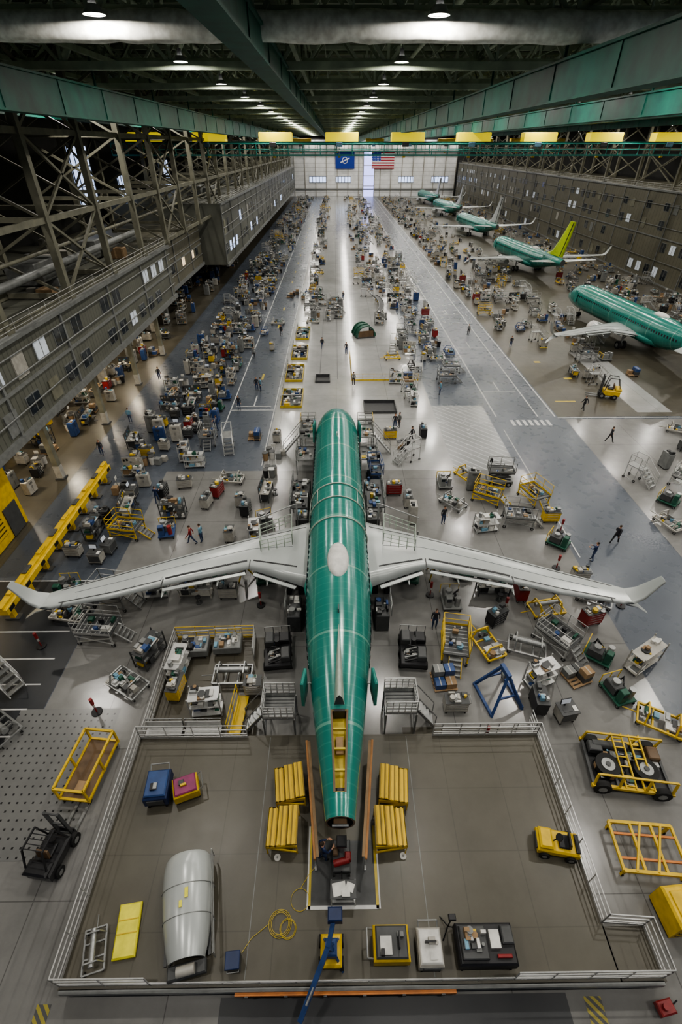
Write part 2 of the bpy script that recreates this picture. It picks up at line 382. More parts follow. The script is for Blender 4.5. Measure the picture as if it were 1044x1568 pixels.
obj('company_flag',mb,(6,Y1-1.0,13.5))
mb=MB()
for i in range(13): mb.box(0,0,i*8/13,13,.08,8/13,'flag_red' if i%2==0 else 'flag_white')
mb.box(-3.9,-.06,8*6/13,5.2,.06,8*7/13,'flag_blue')
for r_ in range(5):
    for c_ in range(6): mb.box(-6+c_*.85,-.11,4.0+r_*.8,.25,.04,.25,'flag_white')
mb.tube((-6.6,0,8.1),(6.6,0,8.1),.1,'steel'); obj('national_flag',mb,(28,Y1-1.0,13.5))

# ------------------------------------------------------------------ roof structure
def roof_truss(m,cw,zb=28.95):
    mb=MB(); zt=33.8; n=33; dx=(X1-X0)/n; r=random.Random(3)
    mb.beam((X0,0,zt),(X1,0,zt),.4,.4,m)
    if cw>1:
        N=150; L=[]
        for i in range(N+1):
            x=X0+(X1-X0)*i/N; rr=.66+r.uniform(-.045,.045)
            L.append([(x,rr*1.0*math.cos(t),zb+rr*math.sin(t)*.95+r.uniform(-.02,.02)) for t in[2*pi*j/14 for j in range(14)]])
        mb.loft(L,'wrap_insulation',True)
        i=X0+2
        while i<X1: mb.beam((i,0,zb),(i,0,zt),.1,.1,m); i+=5
        mb.beam((X0,.9,zb+.7),(X1,.9,zb+.7),.35,.4,m)
    else: mb.beam((X0,0,zb),(X1,0,zb),cw,.5,m)
    for i in range(n):
        x=X0+i*dx
        a=(x,.9 if cw>1 else 0,zb) if i%2==0 else (x,0,zt); b=(x+dx,0,zt) if i%2==0 else (x+dx,.9 if cw>1 else 0,zb)
        mb.beam(a,b,.24,.24,m)
        if i%2==0: mb.beam((x,.9 if cw>1 else 0,zb),(x,0,zt),.2,.2,m)
    return mb.mesh('roof_truss')
tm=roof_truss('truss_pale',.5); tm0=roof_truss('truss_pale',1.25,28.85); td=roof_truss('truss_paint',.3,29.4)
PIT=16.2
for i in range(-2,20):
    y=34.5+PIT*i
    obj('roof_truss',tm0 if i==0 else tm,(0,y,0))
    if y+PIT/2<Y1: obj('roof_truss',td,(0,y+PIT/2,.6))
lt=MB(); n=44; dy=(Y1-Y0)/n
for zb,zt in((29.9,33.6),):
    lt.beam((0,Y0,zb),(0,Y1,zb),.35,.35,'truss_paint'); lt.beam((0,Y0,zt),(0,Y1,zt),.3,.3,'truss_paint')
    for i in range(n):
        y=Y0+i*dy; lt.beam((0,y,zb if i%2 else zt),(0,y+dy,zt if i%2 else zb),.2,.2,'truss_paint')
lm=lt.mesh('roof_girder')
for x in(-44,-35,-27.5,-19.5,-3.0,13.3,21.5,29.8,38,46,54.5,63,71,80): obj('roof_girder',lm,(x,0,0))
mb=MB()
for i in range(60): mb.beam((X0,Y0+3+i*6,34.2),(X1,Y0+3+i*6,34.2),.15,.3,'truss_paint')
for i in range(26): mb.beam((X0+2+i*5.4,Y0,31.3),(X0+2+i*5.4,Y1,31.3),.06,.1,'truss_paint')
for x,z in((-8,32.3),(8.5,31.8),(17,32.6),(33,32),(-15,32.5)): mb.tube((x,Y0,z),(x,Y1,z),.22,'truss_pale',8)
obj('roof_purlins',mb)
def runway(x,w,h,zb):
    mb=MB(); mb.box(0,165,zb,w,330,h,'crane_green'); mb.box(0,165,zb-.12,w+.3,330,.12,'crane_green'); mb.box(0,165,zb+h,w+.3,330,.12,'crane_green')
    y=8
    while y<325:
        mb.box(-w/2-.03,y,zb,.06,.1,h,'crane_green'); mb.box(w/2+.03,y,zb,.06,.1,h,'crane_green'); y+=8
        if int(y/8)%2==0: mb.beam((0,y,zb+h),(0,y,30),.15,.15,'crane_green')
    obj('crane_runway',mb,(x,5,0))
runway(-19.6,.8,1.9,25.8); runway(-4.1,.9,1.2,27.6); runway(13,.8,1.6,26.1); runway(26.5,.7,1.4,26.1); runway(46,.8,1.4,27.3); runway(-31,.6,1.3,26.5); runway(66,.8,1.4,27.4)
def bridge(y,x0,x1,ym='crane_yellow_glow'):
    mb=MB(); L=x1-x0; c=(x0+x1)/2
    for dy in(-1.4,1.4): mb.box(c,dy,24.3,L,.5,.4,'crane_green')
    x=x0+3
    while x<x1-3:
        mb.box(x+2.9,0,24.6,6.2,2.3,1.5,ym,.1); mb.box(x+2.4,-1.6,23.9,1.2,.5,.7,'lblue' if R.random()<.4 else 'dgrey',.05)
        mb.tube((x+2.4,0,24.6),(x+2.4,0,22.6),.05,'steel'); mb.box(x+2.4,0,22.2,.5,.4,.5,'yellow',.05)
        x+=12.5
    mb.rail((x0,-1.7,22.6),(x1,-1.7,22.6),1.8,'teal',3,1,True,.08)
    x=x0
    while x<=x1: mb.beam((x,-1.7,22.6),(x,-1.4,24.5),.15,.15,'teal'); x+=6
    mb.box(c,-1.2,22.5,L,1.0,.12,'teal')
    obj('bridge_crane',mb,(0,y,0))
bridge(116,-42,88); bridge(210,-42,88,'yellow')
hb=MB(); hb.tube((0,0,0),(0,0,.35),.52,'alu',20,.3,cap=False); hb.tube((0,0,.35),(0,0,.75),.2,'dgrey',12,.14); hb.tube((0,0,.75),(0,0,2.2),.02,'dgrey'); hb.tube((0,0,.05),(0,0,.06),.47,'lens_emit',20)
hm=hb.mesh('high_bay_lamp')
ld=bpy.data.lights.new('lamp_light','AREA'); ld.shape='DISK'; ld.size=.9; ld.energy=1200; ld.color=(1,.955,.88)
for ix,x in enumerate((-27.9,-11.4,5.05,21.5,38,54.5,71)):
    for iy in range(-3,20):
        y=32.8+iy*PIT
        if y<-10: continue
        if x<-20 and iy%2: continue
        o=obj('high_bay_lamp',hm,(x,y,29.0)); l=bpy.data.objects.new('lamp_light',ld); COL.objects.link(l); l.parent=o; l.location=(0,0,.03)

# ------------------------------------------------------------------ side structures
def frame_columns(x,xb,z0,z1,y0,y1,step,zs):
    y=y0
    k=0
    while y<=y1:
        mb=MB()
        mb.beam((x,0,z0),(x,0,z1),.6,.6,'steel_tan'); mb.beam((xb,0,z0),(xb,0,z1),.6,.6,'steel_tan')
        for a,b_ in zip(zs,(zs+[z1])[1:]):
            mb.beam((x,0,a),(xb,0,a),.35,.4,'steel_tan'); mb.beam((x,0,a),(xb,0,b_),.22,.22,'steel_tan'); mb.beam((xb,0,a),(x,0,b_),.22,.22,'steel_tan')
            if k%3==0:
                mb.beam((x,0,a),(x,step,b_),.22,.22,'steel_tan'); mb.beam((x,step,a),(x,0,b_),.22,.22,'steel_tan'); mb.beam((xb,0,a),(xb,step,b_),.22,.22,'steel_tan'); mb.beam((xb,step,a),(xb,0,b_),.22,.22,'steel_tan')
            mb.beam((x,0,a),(x,step,a),.3,.45,'steel_tan')
        mb.box(x,0,z0,.9,.9,.3,'steel_tan')
        obj('steel_frame',mb,(0,y,0)); y+=step; k+=1
frame_columns(-24.6,-36,12.7,31,15.5,330,16.2/1.5,[13,19,25])
frame_columns(70.9,81,16.5,31,23.6,330,16.2,[17,23.5])
def block(name,x,face,depth,y0,y1,z0,z1,m,wm,rows,railm='alu',pitch=3.4,pr=.8,lit=.25):
    mb=MB(); cx=x-face*depth/2
    mb.box(cx,(y0+y1)/2,z0,depth,y1-y0,z1-z0,m)
    for z,h in rows:
        y=y0+2
        while y<y1-2:
            if R.random()<pr:
                mb.box(x+face*.02,y,z,.1,2.0,h,'grey'); mb.box(x+face*.06,y,z+.08,.1,1.8,h-.16,wm if R.random()<lit else 'glass_dark'); mb.box(x+face*.1,y,z,.06,.08,h,'grey')
            elif R.random()<.35: mb.box(x+face*.05,y,z-.3,.12,1.6,h+.2,R.choice(['grey','offwhite','dgrey','steel_tan']))
            y+=pitch
    mb.box(x+face*.1,(y0+y1)/2,z0-.3,.5,y1-y0,.5,'grey'); mb.box(x+face*.1,(y0+y1)/2,z1-.2,.4,y1-y0,.3,'grey')
    mb.box(x+face*.08,(y0+y1)/2,(z0+z1)/2-.1,.2,y1-y0,.2,'grey')
    for z in(.25,.62,.85): mb.tube((x+face*.2,y0,z0+(z1-z0)*z),(x+face*.2,y1,z0+(z1-z0)*z),.06,'grey')
    y=y0
    while y<y1: mb.box(x+face*.08,y,z0,.16,.25,z1-z0,'grey'); y+=10.8
    mb.rail((x-face*.2,y0,z1),(x-face*.2,y1,z1),1.1,railm,2.5,2)
    return obj(name,mb)
block('mezzanine_office',-24,1,21,-10,78,6.2,12.7,'siding_grey','window_lit',[(7.0,1.5),(10.2,1.5)],pr=.65)
block('mezzanine_office',-22.5,1,22,112,330,4.2,15,'siding_grey','window_day',[(6,2),(10,2.2)],pitch=4,pr=.6)
block('mezzanine_office',-27,1,18,80,110,5,12,'siding_tan','window_warm',[(7,1.6)])
block('side_office',70,-1,20,20,335,0,16.5,'siding_tan','window_lit',[(1,2),(5.8,1.8),(9.5,1.8),(13,1.5)],pitch=3.6,pr=.32,lit=.3)
mb=MB()
for y in(20,55,70,130,170): mb.box(-31,y,12.8 if y<100 else 15.1,3,5,2.0,'grey',.1); mb.tube((-28,y-5,14 if y<100 else 16.4),(-28,y+9,14 if y<100 else 16.4),.5,'grey',12)
mb.tube((-27,0,14.8),(-27,76,14.8),.35,'grey',12); mb.tube((-26.3,0,16.4),(-26.3,330,16.4),.15,'steel_tan',8)
for i in range(60): mb.box(R.uniform(-42,-26),R.uniform(5,76),12.75,R.uniform(.5,2),R.uniform(.5,2),R.uniform(.4,1.6),R.choice(['grey','offwhite','card','dgrey','steel_tan']),.03)
obj('rooftop_ductwork',mb)
wl=bpy.data.lights.new('lamp_light_warm','AREA'); wl.size=1.2; wl.shape='RECTANGLE'; wl.size_y=.3; wl.energy=300; wl.color=(1,.85,.62)
sl=MB(); sl.box(0,0,0,1.3,.35,.12,'alu',.02); sl.box(0,0,-.02,1.15,.25,.02,'lens_emit')
slm=sl.mesh('strip_lamp')
for i in range(8):
    o=obj('strip_lamp',slm,(-28,4+i*10,5.4)); l=bpy.data.objects.new('lamp_light_warm',wl); COL.objects.link(l); l.parent=o; l.location=(0,0,-.05)
slab('mezzanine_ceiling',-45,-24.4,-10,77.9,5.55,5.85,'offwhite')
mb=MB(); mb.box(-34.2,34,0,.2,87.8,5.5,'offwhite')
y=-8
while y<76:
    mb.box(-34.05,y,0,.12,.3,5.5,'grey'); t=R.random()
    if t<.55: mb.box(-34.05,y+2,.9,.1,2.8,1.6,'window_warm'); mb.box(-34.0,y+2,.8,.2,3,.1,'grey')
    elif t<.8: mb.box(-34.05,y+2,0,.1,1.8,2.2,'dgrey'); 
    mb.box(-34.0,y+2,3.2,.2,3.0,.7,R.choice(['card','red','blue','white','yellow'])); y+=4.2
obj('wall_market',mb)
mb=MB()
y=4.7
while y<78:
    if not 23<y<31: mb.box(-24.9,y,0,.5,.5,5.5,'steel_tan'); mb.box(-24.9,y,0,.8,.8,.15,'dgrey'); mb.box(-24.9,y,.15,.56,.56,1.2,'offwhite')
    y+=10.8
obj('mezzanine_support_posts',mb)
for kk,(y,z,w,h) in enumerate(((108,15,8,9),(128,12,7,7),(160,13,8,8))):
    mb=MB(); mb.box(X0+.1,y,z,.1,w,h,'window_day'); 
    for i in range(5): mb.box(X0+.2,y-w/2+i*w/4,z,.15,.15,h,'dgrey')
    for i in range(4): mb.box(X0+.2,y,z+i*h/3,.15,w,.15,'dgrey')
    obj('window_%d'%k,mb); k+=1

# ------------------------------------------------------------------ equipment library
PAL=['grey','grey','offwhite','white','dgrey','dgrey','steel','steel','alu','black','black','blue','yellow','card','lblue','green','offwhite']
def clutter(mb,x0,x1,y0,y1,z,r,n,s=.35):
    for _ in range(n):
        w=r.uniform(.1,s);d=r.uniform(.1,s);h=r.uniform(.05,s*.8); x=r.uniform(x0+w/2,x1-w/2);y=r.uniform(y0+d/2,y1-d/2); t=r.random(); c=r.choice(PAL+['card','white','white','dgrey'])
        if t<.6: mb.box(x,y,z,w,d,h,c,.01)
        elif t<.8: mb.tube((x,y,z),(x,y,z+h),w/2,c,8)
        else: mb.box(x,y,z,w*1.4,d*1.4,.02,'white'); mb.box(x,y,z+.02,w,d,h*.6,c)
def casters(mb,sx,sy,r=.1):
    for a in(-1,1):
        for b in(-1,1): mb.wheel(a*(sx/2-.1),b*(sy/2-.1),r,.06); mb.tube((a*(sx/2-.1),b*(sy/2-.1),r),(a*(sx/2-.1),b*(sy/2-.1),r*2.2),.03,'steel')
def tool_cart(r):
    mb=MB(); c=r.choice(['blue','red','yellow','grey','white','black','dgrey','offwhite','grey']); w,d,h=r.uniform(.9,1.4),.65,r.uniform(.7,1)
    casters(mb,w,d); mb.box(0,0,.2,w,d,h,c,.02)
    for i in range(4):
        mb.box(0,-d/2-.01,.26+i*h/4.3,w-.1,.03,h/4.3-.04,c,.01); mb.tube((-w*.35,-d/2-.05,.26+i*h/4.3+h/6),(w*.35,-d/2-.05,.26+i*h/4.3+h/6),.012,'steel')
    mb.box(0,0,.2+h,w+.04,d+.04,.03,'dgrey'); clutter(mb,-w/2,w/2,-d/2,d/2,.23+h,r,8)
    mb.path([(w/2,-.25,.8),(w/2+.14,-.25,.95),(w/2+.14,.25,.95),(w/2,.25,.8)],.02,'steel'); return mb
def workbench(r):
    mb=MB(); w,d=r.uniform(1.8,2.6),.85; c=r.choice(['grey','blue','offwhite','dgrey','dgrey'])
    for a in(-1,1):
        for b in(-1,1): mb.box(a*(w/2-.06),b*(d/2-.06),0,.07,.07,.85,c)
    mb.box(0,0,.85,w,d,.06,r.choice(['offwhite','card','steel','dgrey']),.01); mb.box(0,0,.25,w-.1,d-.1,.04,c); clutter(mb,-w/2+.1,w/2-.1,-d/2+.1,d/2-.1,.29,r,7,.5)
    clutter(mb,-w/2,w/2,-d/2,d/2*.5,.91,r,12,.4)
    if r.random()<.6:
        mb.box(0,d/2-.03,.91,w,.04,.75,c); 
        for i in range(6): mb.box(-w/2+.2+i*w/6.5,d/2-.07,1.1+r.random()*.3,.15,.05,.2,r.choice(PAL))
    mb.box(-w*.3,0,.3,.5,.6,.5,r.choice(PAL),.01)
    mb.tube((.3,-.7,.0),(.3,-.7,.5),.03,'steel'); mb.tube((.3,-.7,.5),(.3,-.7,.56),.18,'black',10); mb.tube((.3,-.7,0),(.3,-.7,.04),.22,'dgrey',10); return mb
def parts_rack(r):
    mb=MB(); w,d,h=r.uniform(1.5,2.2),.8,r.uniform(1.3,1.9); c=r.choice(['steel','alu','blue','grey','dgrey','offwhite'])
    for a in(-1,1):
        for b in(-1,1): mb.box(a*w/2,b*d/2,.12,.06,.06,h,c)
    casters(mb,w,d,.07)
    for i in range(3):
        z=.2+i*(h-.3)/2; mb.box(0,0,z,w,d,.04,c); clutter(mb,-w/2+.05,w/2-.05,-d/2,d/2,z+.04,r,8,.5)
    mb.beam((-w/2,d/2,.2),(w/2,d/2,h),.03,.03,c); mb.beam((w/2,d/2,.2),(-w/2,d/2,h),.03,.03,c); return mb
def access_stairs(r):
    mb=MB(); c=r.choice(['yellow','alu','offwhite']); n=5;w=.9
    for i in range(n): mb.box(0,-1.1+i*.28,.28*(i+1)-.04,w,.3,.05,'steel')
    mb.box(0,.75,1.36,w,1.1,.05,'steel')
    for a in(-1,1):
        x=a*w/2; mb.beam((x,-1.25,.1),(x,.2,1.4),.05,.12,c); 
        for y in(.25,1.25): mb.tube((x,y,.1),(x,y,2.4),.03,c)
        mb.tube((x,-1.2,.2),(x,-1.2,1.25),.03,c); mb.path([(x,-1.2,1.25),(x,.25,2.4),(x,1.25,2.4)],.03,c); mb.path([(x,-1.2,.75),(x,.25,1.9),(x,1.25,1.9)],.02,c)
        mb.tube((x,.25,.15),(x,1.25,.15),.03,c); mb.wheel(x,.25,.12,.06,z=.12); mb.wheel(x,1.25,.12,.06,z=.12)
    mb.tube((-w/2,1.25,2.4),(w/2,1.25,2.4),.03,c); return mb
def scissor_lift(r):
    mb=MB(); c=r.choice(['yellow','blue','grey']); w,l=1.1,2.2
    mb.box(0,0,.25,w,l,.35,c,.04)
    for a in(-1,1):
        for b in(-1,1): mb.wheel(a*(w/2),b*(l/2-.35),.25,.16)
        x=a*w*.35; 
        for k in range(2): mb.beam((x,-l*.4,.65+k*.3),(x,l*.4,.95+k*.3),.06,.1,'dgrey'); mb.beam((x,l*.4,.65+k*.3),(x,-l*.4,.95+k*.3),.06,.1,'dgrey')
    mb.box(0,0,1.3,w,l,.08,'dgrey')
    for p,q in(((-.55,-1.1),(.55,-1.1)),((.55,-1.1),(.55,1.1)),((.55,1.1),(-.55,1.1)),((-.55,1.1),(-.55,-1.1))): mb.rail((*p,1.38),(*q,1.38),1.0,c,1.2,1)
    mb.box(.4,.9,1.9,.25,.2,.4,'black',.02); clutter(mb,-.5,.4,-1,.6,1.38,r,5); return mb
def computer_cart(r):
    mb=MB(); c=r.choice(['blue','white','grey','offwhite','black']); casters(mb,.9,.7); mb.box(0,0,.2,.9,.7,.75,c,.03); mb.box(0,0,.95,1.0,.8,.04,'dgrey',.01)
    mb.box(-.1,.18,.99,.08,.08,.2,'black'); mb.at(-.1,.16,1.15,0,D(-10)); mb.box(0,0,0,.55,.05,.36,'black',.01); mb.box(0,-.03,.03,.5,.01,.3,'window_lit'); mb.at()
    mb.box(-.1,-.15,.99,.45,.16,.02,'dgrey'); mb.box(.33,-.1,.99,.21,.3,.03,'white'); mb.box(0,-.36,.3,.8,.02,.55,'dgrey'); return mb
def cabinet(r):
    mb=MB(); c=r.choice(['grey','offwhite','blue','grey','dgrey']); h=r.uniform(1.2,1.9); mb.box(0,0,.08,1.0,.55,h,c,.02); mb.box(0,0,0,.9,.5,.08,'black')
    for a in(-1,1): mb.box(a*.25,-.285,.14,.46,.02,h-.14,c,.005); mb.box(a*.06,-.31,h*.5,.03,.03,.2,'steel')
    for i in range(4): mb.box(0,-.3,h-.1-i*.05,.4,.01,.02,'dgrey')
    clutter(mb,-.45,.45,-.25,.25,h+.08,r,4,.35); return mb
def pallet_boxes(r):
    mb=MB()
    for i in range(6): mb.box(0,-.55+i*.22,.12,1.3,.14,.025,'card')
    for x in(-.55,0,.55): mb.box(x,0,0,.1,1.2,.12,'card')
    z=.145
    for k in range(2):
        for a in(-1,1):
            for b in(-1,1):
                if r.random()<.85-.3*k: mb.box(a*.3,b*.28,z+k*.42,.56,.53,.4,r.choice(['card','dgrey','blue','white','grey']),.01); mb.box(a*.3,b*.28,z+k*.42+.4,.06,.53,.004,'offwhite')
    return mb
def work_platform(r):
    mb=MB(); w,l,h=1.5,2.2,r.uniform(.6,1.2); c=r.choice(['alu','yellow','offwhite','steel','alu'])
    for a in(-1,1):
        for b in(-1,1): mb.box(a*(w/2-.05),b*(l/2-.05),.15,.08,.08,h,c); mb.wheel(a*(w/2-.05),b*(l/2-.05),.13,.08)
        mb.beam((a*w/2,-l/2,.3),(a*w/2,l/2,h),.05,.05,c); mb.beam((a*w/2,l/2,.3),(a*w/2,-l/2,h),.05,.05,c)
    mb.box(0,0,h+.1,w,l,.07,'dgrey'); 
    for i in range(8): mb.box(0,-l/2+.16+i*l/8,h+.17,w-.1,.05,.01,'steel')
    P_=[(-w/2,-l/2),(-w/2,l/2),(w/2,l/2),(w/2,-l/2)]
    for p,q in zip(P_,P_[1:]): mb.rail((*p,h+.17),(*q,h+.17),1.0,c,1.2,1)
    for i in range(4): mb.box(0,-l/2-.12-i*.2,h-(i+.5)*h/4,.7,.2,.04,'steel')
    for a in(-.35,.35): mb.beam((a,-l/2,h),(a,-l/2-.9,.05),.04,.1,c)
    clutter(mb,-w/2+.1,w/2-.1,-l/2+.2,l/2-.1,h+.18,r,8,.4); return mb
def frame_dolly(r):
    mb=MB(); c=r.choice(['yellow','blue','steel','offwhite','dgrey']); w,l=1.2,2.1; casters(mb,w,l,.12)
    for a in(-1,1): mb.beam((a*w/2,-l/2,.35),(a*w/2,l/2,.35),.1,.12,c)
    for i in range(4): mb.beam((-w/2,-l/2+i*l/3,.35),(w/2,-l/2+i*l/3,.35),.08,.1,c)
    for a in(-1,1):
        for y in(-.7,.7): mb.beam((a*w/2,y,.35),(a*w/2*.6,y,1.0),.07,.07,c)
    for y in(-.7,.7): mb.beam((-w*.3,y,1.0),(w*.3,y,1.0),.07,.07,c)
    t=r.random()
    if t<.4: mb.tube((0,-.9,.8),(0,.9,.8),r.uniform(.12,.22),r.choice(['steel','dgrey','black']),12)
    else: clutter(mb,-w/2,w/2,-l/2,l/2,.42,r,14,.5)
    mb.path([(0,l/2,.3),(0,l/2+.7,.25)],.03,c); return mb
def machine(r):
    mb=MB(); c=r.choice(['grey','green','blue','yellow','dgrey']); casters(mb,1.2,1.5,.12); mb.box(0,0,.25,1.2,1.5,.12,c,.02)
    mb.box(-.2,.2,.37,.6,.8,.6,r.choice(['dgrey','black','steel',c]),.05); mb.tube((.3,-.45,.37),(.3,-.45,1.1),.17,r.choice(['steel','red','dgrey','alu']),12); mb.box(-.3,-.5,.37,.4,.35,.85,c,.03); mb.box(-.3,-.69,.9,.3,.02,.22,'glass_dark')
    for i in range(3): mb.path([(.3,.6-i*.1,.5),(.5,.4,.8+i*.1),(.1,.0,1.05),(-.1,-.3,.8)],.025,'black')
    mb.tube((-.2,.2,.97),(-.2,.2,1.15),.2,'steel',12); mb.rail((-.6,.75,.37),(.6,.75,.37),.7,'yellow',.6,0,False); clutter(mb,-.1,.55,-.2,.7,.37,r,8,.35); return mb
def bin_group(r):
    mb=MB()
    for i in range(5):
        x,y=r.uniform(-.8,.8),r.uniform(-.6,.6); c=r.choice(['grey','dgrey','blue','black','white','offwhite','card'])
        if r.random()<.5: mb.tube((x,y,0),(x,y,.8),.24,c,12,.29); mb.tube((x,y,.8),(x,y,.84),.3,'dgrey',12)
        else: mb.box(x,y,0,.5,.5,r.uniform(.3,.9),c,.02); 
    mb.tube((0,0,0),(0,0,1.5),.025,'steel'); mb.box(0,-.02,1.2,.4,.03,.3,'white'); return mb
LIB={}
for nm,fn,nv in(('tool_cart',tool_cart,9),('workbench',workbench,8),('parts_rack',parts_rack,8),('access_stairs',access_stairs,3),('scissor_lift',scissor_lift,3),('computer_cart',computer_cart,5),('storage_cabinet',cabinet,5),('pallet_of_boxes',pallet_boxes,4),('work_platform',work_platform,5),('frame_dolly',frame_dolly,8),('service_machine',machine,8),('bin_cluster',bin_group,5)):
    LIB[nm]=[fn(random.Random(i*31+len(nm))).mesh(nm) for i in range(nv)]
RAD=dict(tool_cart=.75,workbench=1.2,parts_rack=1.05,access_stairs=1.3,scissor_lift=1.2,computer_cart=.6,storage_cabinet=.6,pallet_of_boxes=.8,work_platform=1.5,frame_dolly=1.3,service_machine=.95,bin_cluster=1.0)
placed=[]
def put(nm,x,y,rz=0,v=None,z=0,sc_=1):
    L=LIB[nm]; o=obj(nm,L[(R.randrange(len(L)) if v is None else v%len(L))],(x,y,z+.02 if z==0 else z),rz,scale=sc_); placed.append((x,y,RAD[nm]*sc_)); return o
def free(x,y,r): return all(abs(x-a)>4 or abs(y-b)>4 or (x-a)**2+(y-b)**2>((r+c)*.86)**2 for a,b,c in placed)

# ------------------------------------------------------------------ deck around tail
DZ=1.0
mb=MB(); mb.box(.05,7.85,0,19.4,8.9,DZ,'deck_coating'); mb.box(10.5,4.15,0,1.6,1.5,DZ,'deck_coating')
mb.box(.8,3.36,DZ-.3,20.8,.12,.3,'grey')
mb.box(.2,3.28,DZ-.32,7.6,.14,.2,'orange')  # orange colour stands in for the warm glow along the deck edge
for i in range(6): mb.box(-3.2+i*1.35,3.2,DZ-.3,.12,.06,.16,'dgrey')
for x in(-3.3,3.3): mb.box(x,7.9,DZ,.03,8.6,.005,'grey')
obj('raised_deck',mb)
mb=MB(); z=DZ
def R_(p,q,m='alu'): mb.rail((*p,z),(*q,z),1.1,m,1.3,2)
R_((-9.6,3.5),(-9.6,12.2));R_((-9.6,12.2),(-4.4,12.2)); R_((9.7,5.0),(9.7,12.2)); R_((4.6,12.2),(9.7,12.2)); R_((9.7,5.0),(11.2,4.9)); R_((11.2,4.9),(11.2,3.5)); R_((11.2,3.5),(6,3.5)); R_((-9.6,3.5),(-6.5,3.5))
mb.rail((-6.5,3.5,z),(6,3.5,z),.35,'alu',1.3,0)
obj('deck_railing',mb)
mb=MB(); mb.box(.15,6.65,DZ,2.5,2.2,.02,'dgrey')
for x in(-1.15,1.45): mb.box(x,6.9,DZ+.02,.1,2.8,.01,'line_yellow'); mb.box(x*1.06,6.9,DZ+.02,.06,2.8,.012,'line_white')
mb.box(.15,5.55,DZ+.02,2.7,.12,.01,'line_white'); obj('floor_mat',mb)
mb=MB()
for a in(-1,1):
    for b in(-1,1): mb.tube((a*.45,b*.3,0),(a*.45,b*.3,.8),.025,'steel')
mb.box(0,0,.8,1.0,.6,.04,'dgrey',.01); mb.at(-.15,0,.84,D(10)); mb.box(0,0,0,.5,.42,.02,'white'); mb.at(.25,.05,.84,D(-20)); mb.box(0,0,0,.3,.28,.03,'white'); mb.at(); mb.box(.1,-.15,.86,.3,.2,.05,'white'); mb.box(0,0,.2,.9,.5,.03,'steel')
obj('work_table',mb,(.15,5.9,DZ+.02))
mb=MB(); casters(mb,.8,1.2,.12); mb.box(0,0,.25,.7,1.1,.2,'dgrey',.04); mb.tube((0,.2,.45),(0,.2,1.2),.12,'steel',10); mb.box(0,.2,1.2,.4,.4,.15,'black',.03); mb.tube((0,-.5,.4),(0,-1.0,.8),.03,'black'); mb.tube((-.3,-.3,.5),(.3,-.2,.65),.13,'red',10); mb.box(.25,-.1,.45,.25,.3,.3,'red',.04); mb.box(-.25,.1,.45,.2,.3,.2,'brown',.03)
obj('tail_jack',mb,(.1,7.1,DZ+.02))
mb=MB()
for i,(x,h) in enumerate(((-.42,1.0),(.0,.9),(.42,.75))):
    mb.box(x,0,h-.06,.42,1.45,.06,'corr_yellow'); mb.box(x+.2,0,h-.2,.03,1.45,.2,'yellow')
    for j in range(2): mb.box(x-.1+j*.2,0,h,.05,1.42,.03,'yellow')
for b in(-.7,.7):
    mb.beam((-.6,b,.1),(.6,b,.6),.05,.1,'yellow')
    for x in(-.6,.6): mb.tube((x,b,0),(x,b,.72),.03,'yellow')
    mb.box(0,b,.55,1.25,.04,.2,'yellow')
ts=mb.mesh('step_stand')
obj('step_stand',ts,(-2.15,9.75,DZ),D(188)); obj('step_stand',ts,(-2.3,8.05,DZ),D(180)); obj('step_stand',ts,(2.4,9.65,DZ),D(-6)); obj('step_stand',ts,(2.1,8.0,DZ),D(0))
for sd in(-1,1):
    mb=MB(); mb.box(0,0,1.5,.1,4.6,.16,'tail_cone_orange',.02); mb.box(0,0,0,.08,4.4,.1,'steel')
    for y in(-2,-.7,.7,2): mb.box(0,y,0,.08,.08,1.5,'steel')
    mb.box(-sd*.1,0,1.62,.12,4.5,.04,'card'); obj('tail_dock_guard',mb,(sd*1.22+.05,8.9,DZ),sd*D(-6.5))
def cart_box(c1,c2):
    mb=MB(); casters(mb,.95,1.2,.13); mb.box(0,0,.25,1,1.25,.65,c1,.06); mb.box(0,0,.9,.9,1.1,.12,c2,.05); mb.path([(-.4,.62,.8),(-.4,.85,.95),(.4,.85,.95),(.4,.62,.8)],.03,'steel'); mb.box(0,-.64,.4,.7,.04,.35,'dgrey'); clutter(mb,-.4,.4,-.5,.5,1.02,R,2,.3); return mb
obj('utility_cart',cart_box('navy','blue'),(-7.9,9.7,DZ),D(5)); obj('utility_cart',cart_box('yellow','magenta'),(-6.7,9.7,DZ),D(-70),scale=.85)
mb=MB(); casters(mb,1.5,2.8,.15); 
for a in(-1,1): mb.beam((a*.75,-1.5,.4),(a*.75,1.5,.4),.1,.12,'dgrey')
for y in(-1.2,0,1.2): mb.beam((-.75,y,.4),(.75,y,.4),.1,.1,'dgrey'); mb.beam((-.7,y,.4),(-.5,y,.9),.07,.07,'dgrey'); mb.beam((.7,y,.4),(.5,y,.9),.07,.07,'dgrey')
L=[];L2=[]
for y,r_ in((-1.55,.62),(-1.2,.72),(-.4,.86),(.5,.93),(1.1,.92),(1.45,.86),(1.6,.74)):
    L.append([(r_*math.cos(t),y,.55+r_*.95*math.sin(t)) for t in[pi*i/20 for i in range(21)]]); L2.append([((r_-.07)*math.cos(t),y,.55+(r_-.07)*.95*math.sin(t)) for t in[pi*i/20 for i in range(21)]])
mb.loft(L,'wing_paint',True,closed=False); mb.loft(L2,'primer_yellow',True,closed=False)
for k_ in(0,-1): mb.loft([L[k_],L2[k_]],'steel',False,closed=False)
